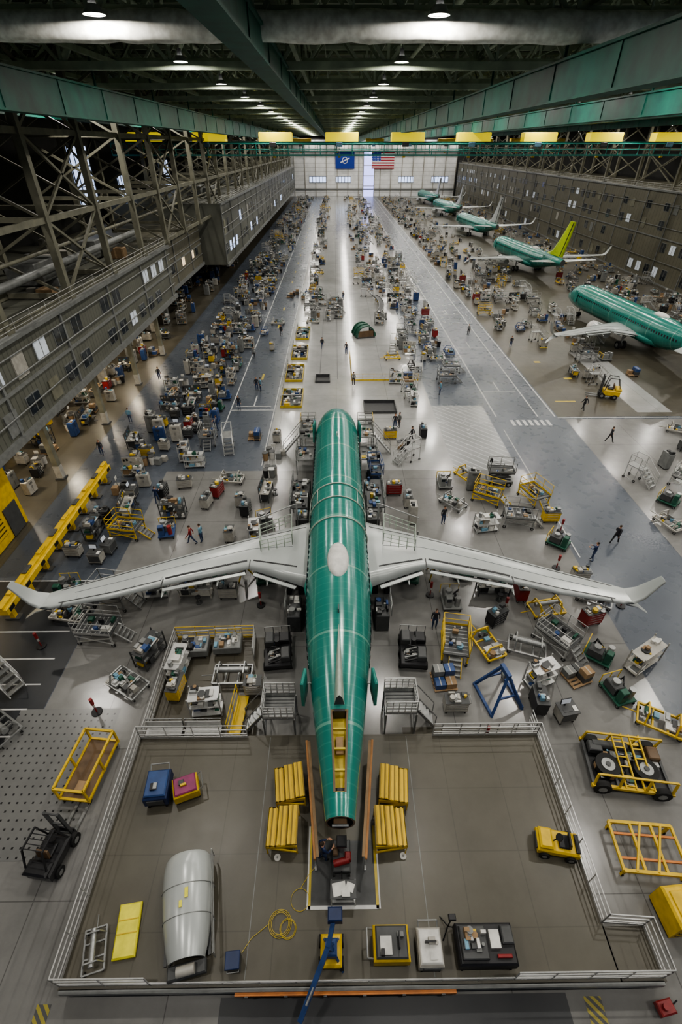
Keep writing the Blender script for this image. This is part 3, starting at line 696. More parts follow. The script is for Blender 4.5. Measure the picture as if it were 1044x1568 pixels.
for y,r_ in((-.4,.87),(.5,.94)):
    for i in range(20):
        t0,t1=pi*i/20,pi*(i+1)/20; mb.beam((r_*math.cos(t0),y,.55+r_*.95*math.sin(t0)),(r_*math.cos(t1),y,.55+r_*.95*math.sin(t1)),.02,.02,'grey')
mb.box(.1,.2,1.43,.12,.3,.03,'lemon'); mb.box(-.1,-.1,1.42,.1,.2,.03,'lemon')
mb.rail((.95,-1.6,.4),(.95,1.5,.4),.7,'steel',1,1,False); mb.box(0,-1.75,.3,1.3,.4,.3,'dgrey',.04); mb.tube((-.3,-1.8,.75),(.3,-1.8,.75),.16,'offwhite',12); obj('nacelle_cowling',mb,(-5.6,5.5,DZ),D(12))
mb=MB(); mb.box(0,0,0,.8,1.6,.2,'lemon',.05); mb.box(0,-.1,.2,.7,.03,.02,'yellow'); mb.box(0,.3,.2,.7,.03,.02,'yellow'); obj('foam_mat',mb,(-7.75,4.95,DZ),D(8))
put('frame_dolly',-8.7,4.4,D(15),2,DZ,.6)
def tractor():
    mb=MB(); 
    for a in(-1,1):
        for b in(-.6,.6): mb.wheel(a*.5,b,.25,.2)
    mb.box(0,0,.25,1.0,1.9,.45,'yellow',.08); mb.box(0,.6,.7,.9,.6,.25,'yellow',.08); mb.box(0,-.25,.7,.6,.5,.12,'black',.04); mb.at(0,-.5,.75,0,D(-10)); mb.box(0,0,0,.6,.1,.45,'black',.03); mb.at()
    mb.tube((0,.2,.7),(0,.05,1.15),.03,'black'); mb.tube((0,.03,1.13),(0,.07,1.17),.18,'black',12); mb.box(0,-.85,.7,.8,.2,.1,'black',.02); mb.box(0,.97,.4,.7,.05,.2,'dgrey'); return mb
obj('tow_tractor',tractor(),(8.85,7.45,DZ),D(80),scale=.85)
mb=cart_box('offwhite','white'); mb.box(0,.1,1.05,.45,.05,.3,'black'); mb.box(.1,-.3,1.03,.3,.25,.02,'white'); obj('utility_cart',mb,(3.15,4.25,DZ),D(0),scale=.85)
mb=cart_box('yellow','dgrey'); mb.box(-.1,.2,1.05,.5,.4,.03,'white'); mb.box(.0,-.25,1.05,.45,.04,.35,'black'); obj('utility_cart',mb,(1.8,4.35,DZ),D(90))
mb=MB(); casters(mb,1.9,1.1,.13); mb.box(0,0,.25,2,1.15,.6,'black',.06); mb.box(-.45,0,.85,.9,.9,.2,'dgrey',.03); clutter(mb,-.85,0,-.4,.4,1.05,R,14,.3); mb.box(.3,.1,.85,.35,.5,.15,'white'); mb.box(.75,.2,.85,.4,.5,.2,'dgrey',.04); mb.box(.55,-.35,.86,.5,.1,.12,'red',.02); obj('ground_power_cart',mb,(5.1,4.3,DZ))
mb=MB()
mb.tube((0,0,0),(0,0,1.3),.025,'black'); 
for t in range(3): mb.tube((0,0,.3),(.4*math.cos(t*2.09),.4*math.sin(t*2.09),0),.02,'black')
mb.box(0,0,1.3,.25,.18,.18,'black',.02); obj('tripod_sensor',mb,(3.95,4.9,DZ))
mb=MB(); mb.box(0,0,0,.45,.45,.6,'dgrey',.03); mb.box(0,0,.6,.5,.5,.06,'navy',.02); mb.path([(-.2,-.22,.4),(-.2,-.28,.4),(.2,-.28,.4),(.2,-.22,.4)],.015,'steel'); obj('waste_bin',mb,(-3.7,4.0,DZ),D(5))
# blue stand with articulated arm
mb=MB(); mb.box(0,0,.2,.75,.9,.3,'yellow',.06)
for a in(-1,1):
    for b in(-.3,.3): mb.wheel(a*.38,b,.2,.12); mb.beam((a*.4,b*1.6,.05),(0,0,1.1),.08,.1,'blue')
mb.box(0,0,.5,.42,.5,.45,'blue',.05); mb.beam((0,0,.8),(-.1,-.1,1.6),.18,.22,'blue'); mb.beam((-1.0,-1.7,.3),(-.05,-.05,1.6),.16,.18,'blue'); mb.beam((-.08,-.1,1.6),(.1,.5,2.0),.15,.18,'blue'); mb.box(.15,.6,1.85,.5,.4,.4,'navy',.04); mb.tube((-.8,-1.4,.75),(-.1,-.2,1.3),.04,'steel')
obj('boom_lift',mb,(-.3,4.25,DZ))
mb=MB()
for (cx,cy,r_,n_) in((-2.2,5.1,.42,3),(-1.9,4.95,.3,2),(-1.5,5.8,.35,1)):
    for k_ in range(n_):
        pts=[(cx+r_*(1-.12*k_)*math.cos(t),cy+r_*(1-.12*k_)*math.sin(t),.03+k_*.02) for t in[2*pi*i/24 for i in range(25)]]; mb.path(pts,.011,'line_yellow',5)
mb.path([(-2.6,5.1,.03),(-3.2,4.7,.03),(-3.5,4.3,.03)],.011,'line_yellow',5); mb.path([(-1.5,6.15,.03),(-1.2,6.6,.03),(-.9,6.9,.03)],.011,'line_yellow',5)
obj('air_hose',mb,(0,0,DZ))
mb=MB(); mb.tube((0,0,0),(0,0,.015),.13,'white',20); mb.tube((0,0,.015),(0,0,.03),.04,'steel',8)
dm=mb.mesh('floor_plate'); obj('floor_plate',dm,(-2.5,7.2,DZ)); obj('floor_plate',dm,(2.6,7.2,DZ))

# ------------------------------------------------------------------ left: frame stand, forklift
mb=MB(); casters(mb,1.4,2.8,.13); w,l=1.4,2.8
for z in(.4,1.3):
    for a in(-1,1): mb.beam((a*w/2,-l/2,z),(a*w/2,l/2,z),.1,.1,'yellow'); mb.beam((-w/2,a*l/2,z),(w/2,a*l/2,z),.1,.1,'yellow')
for a in(-1,1):
    for y in(-l/2,0,l/2): mb.beam((a*w/2,y,.3),(a*w/2,y,1.3),.09,.09,'yellow')
mb.box(0,0,.35,w,l,.05,'brown'); mb.box(.1,-.9,.4,.5,.5,.2,'card',.02); obj('rolling_frame',mb,(-11.8,11.1,0.02),D(-6))
def forklift(c='dgrey'):
    mb=MB()
    for a in(-1,1):
        for b,r_ in((.55,.28),(-.6,.24)): mb.wheel(a*.5,b,r_,.2)
    mb.box(0,-.25,.3,1.05,1.5,.55,c,.08); mb.box(0,-.8,.85,1.0,.55,.25,c,.08); mb.box(0,-.1,.85,.5,.5,.15,'black',.04); mb.at(0,-.38,.95,0,D(-8)); mb.box(0,0,0,.5,.1,.5,'brown',.03); mb.at()
    for a in(-1,1):
        mb.beam((a*.45,.45,.8),(a*.42,.25,2.05),.06,.06,'black'); mb.beam((a*.45,-.85,1.1),(a*.42,-.55,2.05),.06,.06,'black'); mb.beam((a*.42,-.55,2.05),(a*.42,.25,2.05),.06,.06,'black')
        mb.beam((a*.3,.75,.1),(a*.3,.75,2.2),.09,.12,'dgrey'); mb.beam((a*.25,.85,.1),(a*.25,2.0,.1),.12,.05,'steel')
    for i in range(5): mb.beam((-.42,-.5+i*.18,2.05),(.42,-.5+i*.18,2.05),.03,.03,'black')
    for z in(.3,1.2,2.15): mb.beam((-.3,.75,z),(.3,.75,z),.06,.08,'dgrey')
    mb.tube((0,.35,.8),(0,.15,1.15),.025,'black'); mb.tube((0,.13,1.13),(0,.17,1.17),.17,'black',12); mb.box(0,.85,.15,.75,.06,.4,'black'); return mb
obj('forklift',forklift('black'),(-11.9,7.7,.02),D(-8)); obj('forklift',forklift('yellow'),(32.4,54.2,.02),D(70),scale=1.2)
def transporter():
    mb=MB(); 
    for a in(-1,1):
        for b in(-.9,0,.9): mb.wheel(a*.7,b,.25,.22)
    mb.box(0,0,.3,1.5,2.4,.35,'black',.05); mb.box(-.45,.5,.65,.5,.8,.5,'dgrey',.05); mb.box(.4,.6,.65,.6,.7,.35,'black',.05); mb.box(.45,-.6,.65,.5,.8,.45,'dgrey',.05)
    for i in range(4): mb.tube((-.5,-1+i*.25,.65),(.3,-.9+i*.25,.9),.06,'steel' if i%2 else 'black',8)
    mb.tube((0,.1,.65),(0,.1,1.3),.15,'black',10); mb.rail((-.75,1.2,.65),(.75,1.2,.65),.5,'steel',.5,0,False); mb.path([(-.6,-.3,.7),(-.3,-.2,1.1),(.2,-.3,1.1),(.5,-.2,.8)],.04,'black'); clutter(mb,-.7,.7,-1.1,1.1,.66,random.Random(4),14,.3); return mb
t=transporter().mesh('wing_transporter'); obj('wing_transporter',t,(-3.5,17.7,.02),D(5)); obj('wing_transporter',t,(4.4,17.7,.02),D(-5)); placed+=[(-3.5,17.7,1.5),(4.4,17.7,1.5)]
for x,y in((-6.5,18.2),(-8.4,18.0)): 
    mb=MB(); casters(mb,1.4,1,.1); mb.box(0,0,.2,1.6,1.1,.55,'grey',.04); clutter(mb,-.75,.75,-.5,.5,.75,R,14,.35); mb.rail((-.8,.55,.2),(.8,.55,.2),1,'alu',.8,1,False); obj('parts_cart',mb,(x,y,.02),D(3)); placed.append((x,y,1))
put('tool_cart',-8.8,15.3,D(85),3);put('parts_rack',-9.0,16.7,D(85),1); put('parts_rack',-6.9,14.2,D(5),2); put('frame_dolly',-5.9,16.2,D(90),2); put('tool_cart',-4.6,15.3,0,7); put('parts_rack',-10.9,17.6,D(70),4); put('frame_dolly',-11.6,15.7,D(60),4)
mb=MB()
for (p,q) in(((-9.7,12.7),(-9.7,18.9)),((-9.7,18.9),(-5,19.0)),((-5,19),(-4.9,17.4))): mb.rail((*p,.02),(*q,.02),1.15,'yellow' if q[1]>18.95 else 'alu',1.2,3)
obj('guard_fence',mb)
mb=MB(); mb.box(0,0,.45,1.8,.5,.06,'alu',.01)
for a in(-.8,.8): mb.box(a,0,0,.06,.4,.45,'steel')
mb.box(0,.22,.5,1.8,.05,.5,'alu'); mb.rail((-.9,.3,.0),(.9,.3,.0),1.1,'steel',.6,2,False); bm_=mb.mesh('steel_bench')
obj('steel_bench',bm_,(-6.8,12.85,.02)); obj('steel_bench',bm_,(-8.75,12.85,.02))
mb=MB(); mb.box(0,0,.1,.6,2.2,.08,'yellow',.02); mb.box(0,0,0,.5,2.1,.1,'dgrey'); mb.rail((-.3,-1.1,.18),(-.3,1.1,.18),1.0,'yellow',1.1,1,False); obj('step_walkway',mb,(-5.2,13.9,.02),D(-4))
def acc_platform(sd):
    mb=MB(); w,l,h=1.5,1.3,1.8
    for a in(-1,1):
        for b in(-1,1): mb.box(a*w/2,b*l/2,0,.08,.08,h,'steel')
        mb.beam((a*w/2,-l/2,.2),(a*w/2,l/2,h),.05,.05,'steel'); mb.beam((a*w/2,l/2,.2),(a*w/2,-l/2,h),.05,.05,'steel')
    mb.box(0,0,h,w,l,.08,'grey'); 
    for i in range(7): mb.box(0,-l/2+.1+i*.18,h+.08,w-.1,.06,.012,'dgrey')
    for p,q in(((-w/2,-l/2),(w/2,-l/2)),((-w/2,l/2),(w/2,l/2)),((-sd*-w/2,-l/2),(-sd*-w/2,l/2))): mb.rail((*p,h+.08),(*q,h+.08),1.0,'alu',.3,3)
    for i in range(5): mb.box(sd*(w/2+.15+i*.2),0,h-(i+.5)*h/5,.2,.7,.05,'steel')
    for b in(-.38,.38): mb.beam((sd*w/2,b,h),(sd*(w/2+1.1),b,.1),.05,.14,'steel'); mb.path([(sd*w/2,b,h+1),(sd*(w/2+1.1),b,1.1),(sd*(w/2+1.1),b,.1)],.03,'steel')
    return mb
obj('access_platform',acc_platform(-1),(-2.9,13.3,.02)); obj('access_platform',acc_platform(1),(3.1,13.5,.02)); placed+= [(-3.5,13.6,2),(3.8,13.6,2)]
mb=MB()
for y in(-1,1):
    mb.beam((-.9,y,0),(0,y*.3,2.3),.14,.14,'blue'); mb.beam((.9,y,0),(0,y*.3,2.3),.14,.14,'blue'); mb.beam((-.5,y*.7,1),(.5,y*.7,1),.1,.1,'blue')
mb.beam((0,-.4,2.3),(0,.4,2.3),.2,.25,'blue'); mb.beam((-.9,-1,.1),(-.9,1,.1),.14,.14,'blue'); mb.beam((.9,-1,.1),(.9,1,.1),.14,.14,'blue'); mb.box(0,0,1.8,.25,.25,.3,'steel',.03); mb.tube((0,0,1.3),(0,0,1.8),.03,'steel')
obj('a_frame_hoist',mb,(8.7,14.9,.02),D(14)); placed.append((8.7,14.9,1.3))
mb=MB(); 
for (p,q) in(((5.2,12.7),(9.9,12.7)),((9.9,12.7),(9.9,13.4))): mb.rail((*p,.02),(*q,.02),1.15,'alu',.9,3)
obj('guard_fence',mb)
for nm,x,y,a,v in(('work_platform',6.9,18.0,-10,0),('frame_dolly',8.9,18.1,20,3),('tool_cart',9.9,20.0,30,2),('frame_dolly',11.2,17.9,70,2),('work_platform',13.1,18.4,35,1),('parts_rack',11.2,15.7,20,2),
 ('pallet_of_boxes',13.4,16.0,20,1),('service_machine',15.2,14.9,15,0),('service_machine',15.2,17.3,50,3),('frame_dolly',16.6,13.2,60,3),('parts_rack',17.5,16.8,30,3),('frame_dolly',13.4,20.9,100,1),('tool_cart',15.8,19.9,15,5),('frame_dolly',16.9,21.8,60,4),('computer_cart',11.8,13.6,10,3),('tool_cart',6.2,14.2,0,0),('pallet_of_boxes',5.9,15.8,5,2),
 ('workbench',-9.4,22.6,0,0),('tool_cart',-7.2,22.4,0,1),('parts_rack',-12.0,22.6,5,2),('workbench',10.4,22.6,0,1),('service_machine',7.4,21.6,0,1),('tool_cart',12.3,23.6,0,0),('workbench',14.4,23.2,0,3),('tool_cart',16.6,23.6,0,4),
 ('work_platform',-14.4,19.2,85,1),('work_platform',-14.6,22.0,80,3),('frame_dolly',-17.0,20.8,80,0),('frame_dolly',-17.3,13.2,60,2),('access_stairs',-18.6,16.0,60,1),
 ('tool_cart',-13.3,35.4,10,0),('parts_rack',-13.2,38.9,5,1),('frame_dolly',-9.4,36.3,85,0),('tool_cart',-10.8,32.6,80,1),('tool_cart',-10.2,34.2,75,5),('service_machine',-13.1,29.0,10,2),('work_platform',-12.9,43.6,5,2),('access_stairs',-10.6,42.0,10,1),('pallet_of_boxes',-8.4,44.4,0,0),('workbench',-6.0,34.0,85,2),('tool_cart',-7.4,31.5,85,2),('service_machine',-5.6,30.0,20,1),('work_platform',-16.1,29.0,80,0),
 ('access_stairs',6.6,39.6,-60,0),('scissor_lift',3.4,36.2,5,0),('service_machine',9.5,35.4,0,4),('tool_cart',8.9,44.5,90,2),('scissor_lift',14.4,35.8,85,2),('frame_dolly',11.7,36.6,30,1),('work_platform',16.6,33.2,20,0),('frame_dolly',9.7,32.5,40,4),('work_platform',14.3,30.0,80,2),('parts_rack',11.6,29.2,10,1),('work_platform',12.7,33.2,60,0),('service_machine',16.6,27.4,50,0),('tool_cart',5.9,32.6,90,1),('tool_cart',4.9,34.2,0,5),('tool_cart',17.0,30.3,0,3),('storage_cabinet',6.0,30.4,90,3),
 ('parts_rack',9,52.4,85,1),('work_platform',14.0,59.0,90,2),('work_platform',15.2,62.5,90,1),('storage_cabinet',9.8,71.6,0,4),('access_stairs',27,35.8,30,0),('service_machine',27.8,32.6,40,3),('frame_dolly',26.2,29.6,20,0),('frame_dolly',35.8,45.2,60,0),('work_platform',30.6,35,40,1),('parts_rack',31,31,30,0)):
    put(nm,x,y,D(a),v)
mb=MB(); w,l=3.6,2.2
for a in(-1,1):
    mb.beam((-w/2,a*l/2,.5),(w/2,a*l/2,.5),.14,.16,'yellow')
    for x in(-1.3,1.3): mb.wheel(x,a*l/2,.4,.25,axis='y')
for x in(-1.7,-.6,.6,1.7): mb.beam((x,-l/2,.5),(x,l/2,.5),.12,.14,'dgrey'); mb.beam((x,-l/2,.5),(x,-l/2+.1,1.35),.08,.08,'yellow'); mb.beam((x,l/2,.5),(x,l/2-.1,1.35),.08,.08,'yellow')
for a in(-1,1): mb.beam((-1.7,a*1,1.35),(1.7,a*1,1.35),.08,.08,'yellow')
for x in(-.95,.75):
    mb.tube((x,-.25,.62),(x,-.25,.9),.55,'rubber',24); mb.tube((x,-.25,.9),(x,-.25,.93),.3,'steel',20); mb.tube((x,-.25,.93),(x,-.25,.97),.12,'dgrey',12)
for x0 in(-.3,.5):
    for dx in(0,.45): mb.beam((x0+dx,-1.1,.6),(x0+dx-.3,1.1,1.35),.06,.08,'yellow')
    for i in range(6): mb.beam((x0-.05*i,-1+.38*i,.62+.13*i),(x0+.45-.05*i,-1+.38*i,.62+.13*i),.05,.05,'yellow')
mb.box(0,0,.42,3.3,2.0,.05,'black'); mb.box(1.3,.55,.6,.5,.6,.4,'brown',.04); mb.box(-1.3,.6,.6,.6,.5,.35,'dgrey',.04); mb.tube((-1.4,.75,.8),(.2,.75,.8),.2,'dgrey',14)
clutter(mb,-1.6,1.6,-.9,.9,.58,R,34,.35)
obj('wheel_change_stand',mb,(13.6,10.9,.02),D(-8)); placed.append((13.6,10.9,2))
mb=MB()
for a in(-1,1): mb.beam((-1.3,a*.9,.6),(1.3,a*.9,.6),.12,.14,'yellow')
for i in range(4): mb.beam((-1.3+i*.867,-.9,.6),(-1.3+i*.867,.9,.6),.1,.12,'yellow')
for a in(-1.2,1.2):
    for b in(-.85,.85): mb.beam((a,b,.0),(a,b,.6),.1,.1,'yellow'); mb.wheel(a,b,.1,.06,z=.1)
for a in(-.4,.45): mb.beam((a-.4,-.9,.66),(a+.4,.9,.66),.08,.08,'yellow')
for a in(-.45,.45): mb.beam((-1.3,a,.6),(1.3,a,.6),.08,.1,'orange')
obj('lifting_frame',mb,(12.9,7.5,.02),D(-5))
mb=MB(); mb.box(0,0,.1,1.5,1.3,1.3,'yellow',.08); mb.box(0,-.66,.3,1.2,.03,.8,'vent_yellow'); 
for a in(-.6,.6): mb.box(a,0,0,.15,1.2,.1,'black')
mb.box(0,0,1.4,1.1,.9,.06,'yellow',.02); mb.box(.2,.1,1.46,.4,.3,.06,'dgrey',.02); obj('generator_box',mb,(13.1,5.4,.02),D(4))
mb=MB(); mb.box(0,0,.2,.7,.5,.35,'red',.05); casters(mb,.6,.4,.08); mb.tube((.3,0,.4),(.6,.1,.5),.03,'black'); mb.tube((-.1,0,.55),(-.1,0,.75),.12,'red',10); obj('fire_extinguisher_cart',mb,(11.2,2.85,.02),D(10),scale=.8)
mb=MB(); mb.tube((0,0,0),(0,0,.06),.28,'black',16); mb.tube((0,0,.06),(0,0,1.1),.04,'red',8); mb.tube((0,0,.75),(0,0,1.2),.09,'red',12); mb.tube((0,0,.5),(0,0,.75),.06,'white',8)
pm_=mb.mesh('caution_post')
for x,y in((-12.8,14.2),(7.4,12.5),(-17.8,18.5),(-5.0,21.6),(10.8,21.0),(15.6,24.9),(18.5,21.3),(17.4,29),(6.2,22.4),(1.9,20.9)): 
    obj('caution_post',pm_,(x,y,.02),0)
mb=MB(); casters(mb,1.3,1.3,.1); mb.box(0,0,.2,1.4,1.4,.3,'green',.04); mb.box(.1,.1,.5,.9,.8,.6,'green',.08); mb.tube((-.4,-.3,.5),(-.4,-.3,1.2),.18,'dgrey',12); mb.tube((.2,-.5,.8),(.2,.5,.8),.15,'steel',10)
gm=mb.mesh('hydraulic_unit')
for x,y,a in((-4.9,24.0,10),(5.0,24.0,-15),(8.7,24.4,0),(-8.4,24.4,4)): obj('hydraulic_unit',gm,(x,y,.02),D(a)); placed.append((x,y,1))
def dock(sd):
    mb=MB(); 
    for (x,y,h,w,l) in((2.8,0,2.2,1.3,2.4),(2.9,-3.0,1.5,1.5,2.2),(2.9,3.0,1.2,1.5,2.2)):
        X=sd*x; c='steel'
        for a in(-1,1):
            for b in(-1,1): mb.box(X+a*w/2,y+b*l/2,0,.09,.09,h,c)
            mb.beam((X+a*w/2,y-l/2,.2),(X+a*w/2,y+l/2,h),.06,.06,c)
        mb.box(X,y,h,w,l,.07,'grey'); mb.rail((X+sd*w/2,y-l/2,h+.07),(X+sd*w/2,y+l/2,h+.07),1.0,'yellow' if h<1.4 else 'steel',.8,2); mb.rail((X-w/2,y+l/2,h+.07),(X+w/2,y+l/2,h+.07),1.0,'steel',.8,2)
        clutter(mb,X-w/2,X+w/2,y-l/2,y+l/2,h+.07,R,14,.45)
    for i in range(8): mb.box(sd*(3.6+i*.2),-.3,2.1-i*.26,.22,.7,.05,'steel')
    for b in(-.7,.1): mb.beam((sd*3.5,b,2.2),(sd*5.2,b,.1),.05,.12,'steel'); mb.path([(sd*3.5,b,3.2),(sd*5.2,b,1.1),(sd*5.2,b,.1)],.025,'steel')
    return mb
obj('nose_dock',dock(-1),(0.05,41.5,.02)); obj('nose_dock',dock(1),(0.05,41.5,.02)); placed+=[(-3.2,41.5,2.3),(3.2,41.5,2.3),(-3.0,38,1.6),(3.0,38.6,1.2),(-3.0,45,1.6),(3.0,45,1.6)]
def wdock(sd):
    mb=MB(); 
    for x,y,h,w,l in((2.95,30.6,2.0,1.3,2.2),(3.0,33.2,1.4,1.4,2.2)):
        X=sd*x
        for a in(-1,1):
            for b in(-1,1): mb.box(X+a*w/2,y+b*l/2,0,.09,.09,h,'steel')
            mb.beam((X+a*w/2,y-l/2,.2),(X+a*w/2,y+l/2,h),.06,.06,'steel')
        mb.box(X,y,h,w,l,.07,'dgrey'); mb.rail((X+sd*w/2,y-l/2,h+.07),(X+sd*w/2,y+l/2,h+.07),1.0,'steel',.8,3); clutter(mb,X-w/2,X+w/2,y-l/2,y+l/2,h+.07,R,16,.45)
    z=2.9
    P_=[(3.0,24.3),(5.0,23.6),(5.2,25.2),(3.2,26.4)]
    for p,q in zip(P_,P_[1:]+P_[:1]): mb.rail((sd*p[0],p[1],z),(sd*q[0],q[1],z),.95,'fin_beige',.5,2,False,.028)
    mb.beam((sd*5.5,25.6,0),(sd*5.5,25.6,z),.1,.1,'steel'); mb.beam((sd*2.9,27.5,0),(sd*2.9,27.5,z+1),.1,.1,'steel'); mb.beam((sd*2.9,27.5,z+1),(sd*5.5,25.8,z+1),.06,.06,'steel')
    mb.box(sd*2.6,28.2,0,.9,1.2,2.4,'dgrey',.03); clutter(mb,sd*2.6-.4,sd*2.6+.4,27.7,28.7,2.4,R,8,.4)
    mb.box(sd*2.7,20.2,0,.8,1.6,1.4,'dgrey',.04); clutter(mb,sd*2.7-.4,sd*2.7+.4,19.5,21,1.4,R,10,.4); mb.rail((sd*3.2,19.4,1.4),(sd*3.2,21,1.4),.9,'steel',.8,1,False)
    return mb
obj('wing_dock',wdock(-1),(0.05,0,.02)); obj('wing_dock',wdock(1),(0.05,0,.02)); placed+=[(-3.1,31,2),(3.1,31,2)]
mb=MB()
for t_ in range(3): mb.beam((.7*math.cos(t_*2.09),.7*math.sin(t_*2.09),.05),(0,0,1.2),.08,.08,'yellow'); mb.wheel(.7*math.cos(t_*2.09),.7*math.sin(t_*2.09),.09,.05)
mb.tube((0,0,.3),(0,0,2.0),.1,'dgrey',12,.08); mb.tube((0,0,2.0),(0,0,2.6),.05,'steel',10)
jm=mb.mesh('wing_jack')
for x,y in((-6.4,24.2),(6.7,24.2)): obj('wing_jack',jm,(x,y,.02))
mb=MB(); mb.box(0,0,.9,.8,17,.5,'yellow',.05); mb.box(0,0,1.4,.4,17,.15,'yellow')
for i in range(8): mb.box(0,-7.8+i*2.2,0,.3,.3,.9,'yellow'); mb.box(0,-7.8+i*2.2,0,.9,.5,.1,'dgrey')
for i in range(9): mb.box(.41,-8+i*2,1.0,.02,.5,.3,'black'); mb.box(0,-7+i*1.9,1.55,.3,.8,.12,'dgrey' if i%2 else 'yellow',.02)
obj('conveyor_beam',mb,(-20.6,28.6,.02)); placed+=[(-20.6,20+i*1.5,.9) for i in range(12)]
mb=MB(); mb.box(0,0,0,3.2,6.5,5.4,'yellow',.08); mb.box(1.62,-1,.8,.06,3.6,3.2,'vent_yellow'); mb.box(1.65,2,.1,.08,1.6,2.4,'dgrey'); mb.box(0,0,5.4,2.6,5.6,.1,'dgrey',.02); mb.box(1.62,-1,4.2,.05,5,.15,'dgrey'); obj('paint_enclosure',mb,(-26.3,27.5,.02))
mb=MB()
for y in(-1.2,0,1.2):
    pts=[(1.5*math.cos(t),y,.2+1.6*math.sin(t)) for t in[D(i*18) for i in range(11)]]
    for a,b in zip(pts,pts[1:]): mb.beam(a,b,.3,.15,'green')
mb.loft([[(1.45*math.cos(D(i*18)),y,.2+1.55*math.sin(D(i*18))) for i in range(11)] for y in(-1.2,1.2)],'green',True,closed=False)
mb.box(0,-1.25,.2,2.4,.1,.9,'brown'); mb.box(0,0,0,3,2.6,.2,'dgrey'); obj('fuselage_cradle',mb,(4.4,78,.02),D(15)); placed.append((4.4,78,2.4))
mb=MB(); pts=[(2*math.cos(t),7*math.sin(t)) for t in[D(-60+i*12) for i in range(11)]]
for (a,b),(c,d) in zip(pts,pts[1:]): mb.beam((a,b,.7),(c,d,.7),.9,.15,'black'); mb.beam((a-.45,b,.82),(c-.45,d,.82),.06,.1,'steel'); mb.beam((a+.45,b,.82),(c+.45,d,.82),.06,.1,'steel'); mb.box(a,b,0,.12,.8,.65,'yellow')
obj('curved_conveyor',mb,(6.5,95,.02)); placed+=[(8,90+i*2,1.5) for i in range(6)]
for i,(x,y,w,l) in enumerate(((-5.4,62,2.2,5.5),(-5.2,70,2.2,5.5),(-5.2,79,2.0,6),(-5.2,54,2.4,5),(-1.7,60,1.8,2.2),(5,51.5,3.6,3))):
    mb=MB(); mb.box(0,0,0,w,l,.05,'black' if i in(4,5) else 'dgrey',.01)
    for a in(-1,1): mb.box(a*w/2,0,0,.08,l,.3,'line_yellow' if i<4 else 'dgrey'); mb.box(0,a*l/2,0,w,.08,.3,'line_yellow' if i<4 else 'dgrey')
    if i<4: clutter(mb,-w/2,w/2,-l/2,l/2,.05,R,34,.7); mb.beam((-w/2,0,.5),(w/2,0,.5),.1,.1,'steel'); mb.rail((-w/2,-l/2,.05),(-w/2,l/2,.05),1,'steel',1.2,1,False)
    obj('assembly_fixture',mb,(x,y,.03)); placed.append((x,y,2.2))
mb=MB(); mb.rail((0,0,0),(8.5,0,0),.9,'yellow',1.5,1); mb.rail((0,0,0),(0,10,0),.5,'yellow',2,0); obj('barrier_rail',mb,(2.0,59.5,.03))

# ------------------------------------------------------------------ clutter zones
def fill(x0,x1,y0,y1,n,kinds,ang=(0,90),jit=8):
    for _ in range(n):
        nm=R.choice(kinds)
        for t in range(5):
            x=R.uniform(x0,x1);y=R.uniform(y0,y1)
            if free(x,y,RAD[nm]): put(nm,x,y,D(R.choice(ang)+R.uniform(-jit,jit))); break
K1=['tool_cart','workbench','workbench','parts_rack','computer_cart','storage_cabinet','tool_cart','service_machine','bin_cluster','bin_cluster']
K2=['parts_rack','work_platform','frame_dolly','frame_dolly','service_machine','pallet_of_boxes','access_stairs','tool_cart','bin_cluster','workbench']
fill(-20.4,-13,39,85,140,K1); fill(-20.4,-13,85,150,110,K1+K2); fill(-21,-12.6,150,335,160,K1+K2)
fill(-19.4,-16.4,22,39,30,K1)
fill(-6.4,-3,84,335,70,K2); fill(-4,1,86,98,9,['parts_rack','work_platform','storage_cabinet']); fill(7.2,11,54,130,30,K2); fill(5,11,100,335,76,K2); fill(12,16.8,66,140,54,K2+K1); fill(12,17,140,335,80,K2)
fill(25.5,30.5,80,335,140,K2+K1); fill(48.5,68,40,120,160,K1+K2); fill(50,68,120,335,180,K1+K2)
fill(31,39.5,58,120,45,K2); fill(31,41,120,335,100,K2+K1)
fill(-32.5,-26.2,34,77,55,['parts_rack','pallet_of_boxes','storage_cabinet','workbench','tool_cart','bin_cluster']); fill(-34,-25.5,80,140,40,['parts_rack','pallet_of_boxes','storage_cabinet'])
fill(-32.5,-26.4,2,22,14,['parts_rack','pallet_of_boxes','workbench']); fill(-12,-8,60,120,5,['pallet_of_boxes','tool_cart','frame_dolly']); fill(30,60,26,44,26,K2+K1)
fill(10,16.5,28,37,6,['tool_cart','bin_cluster','storage_cabinet']); fill(-15,-6,27,37,6,['tool_cart','bin_cluster','parts_rack']); fill(10,17,14,24,6,['tool_cart','bin_cluster','frame_dolly']); fill(-6.5,-4.3,30,46,5,['tool_cart','bin_cluster']); fill(4.4,7,30,46,5,['tool_cart','bin_cluster'])

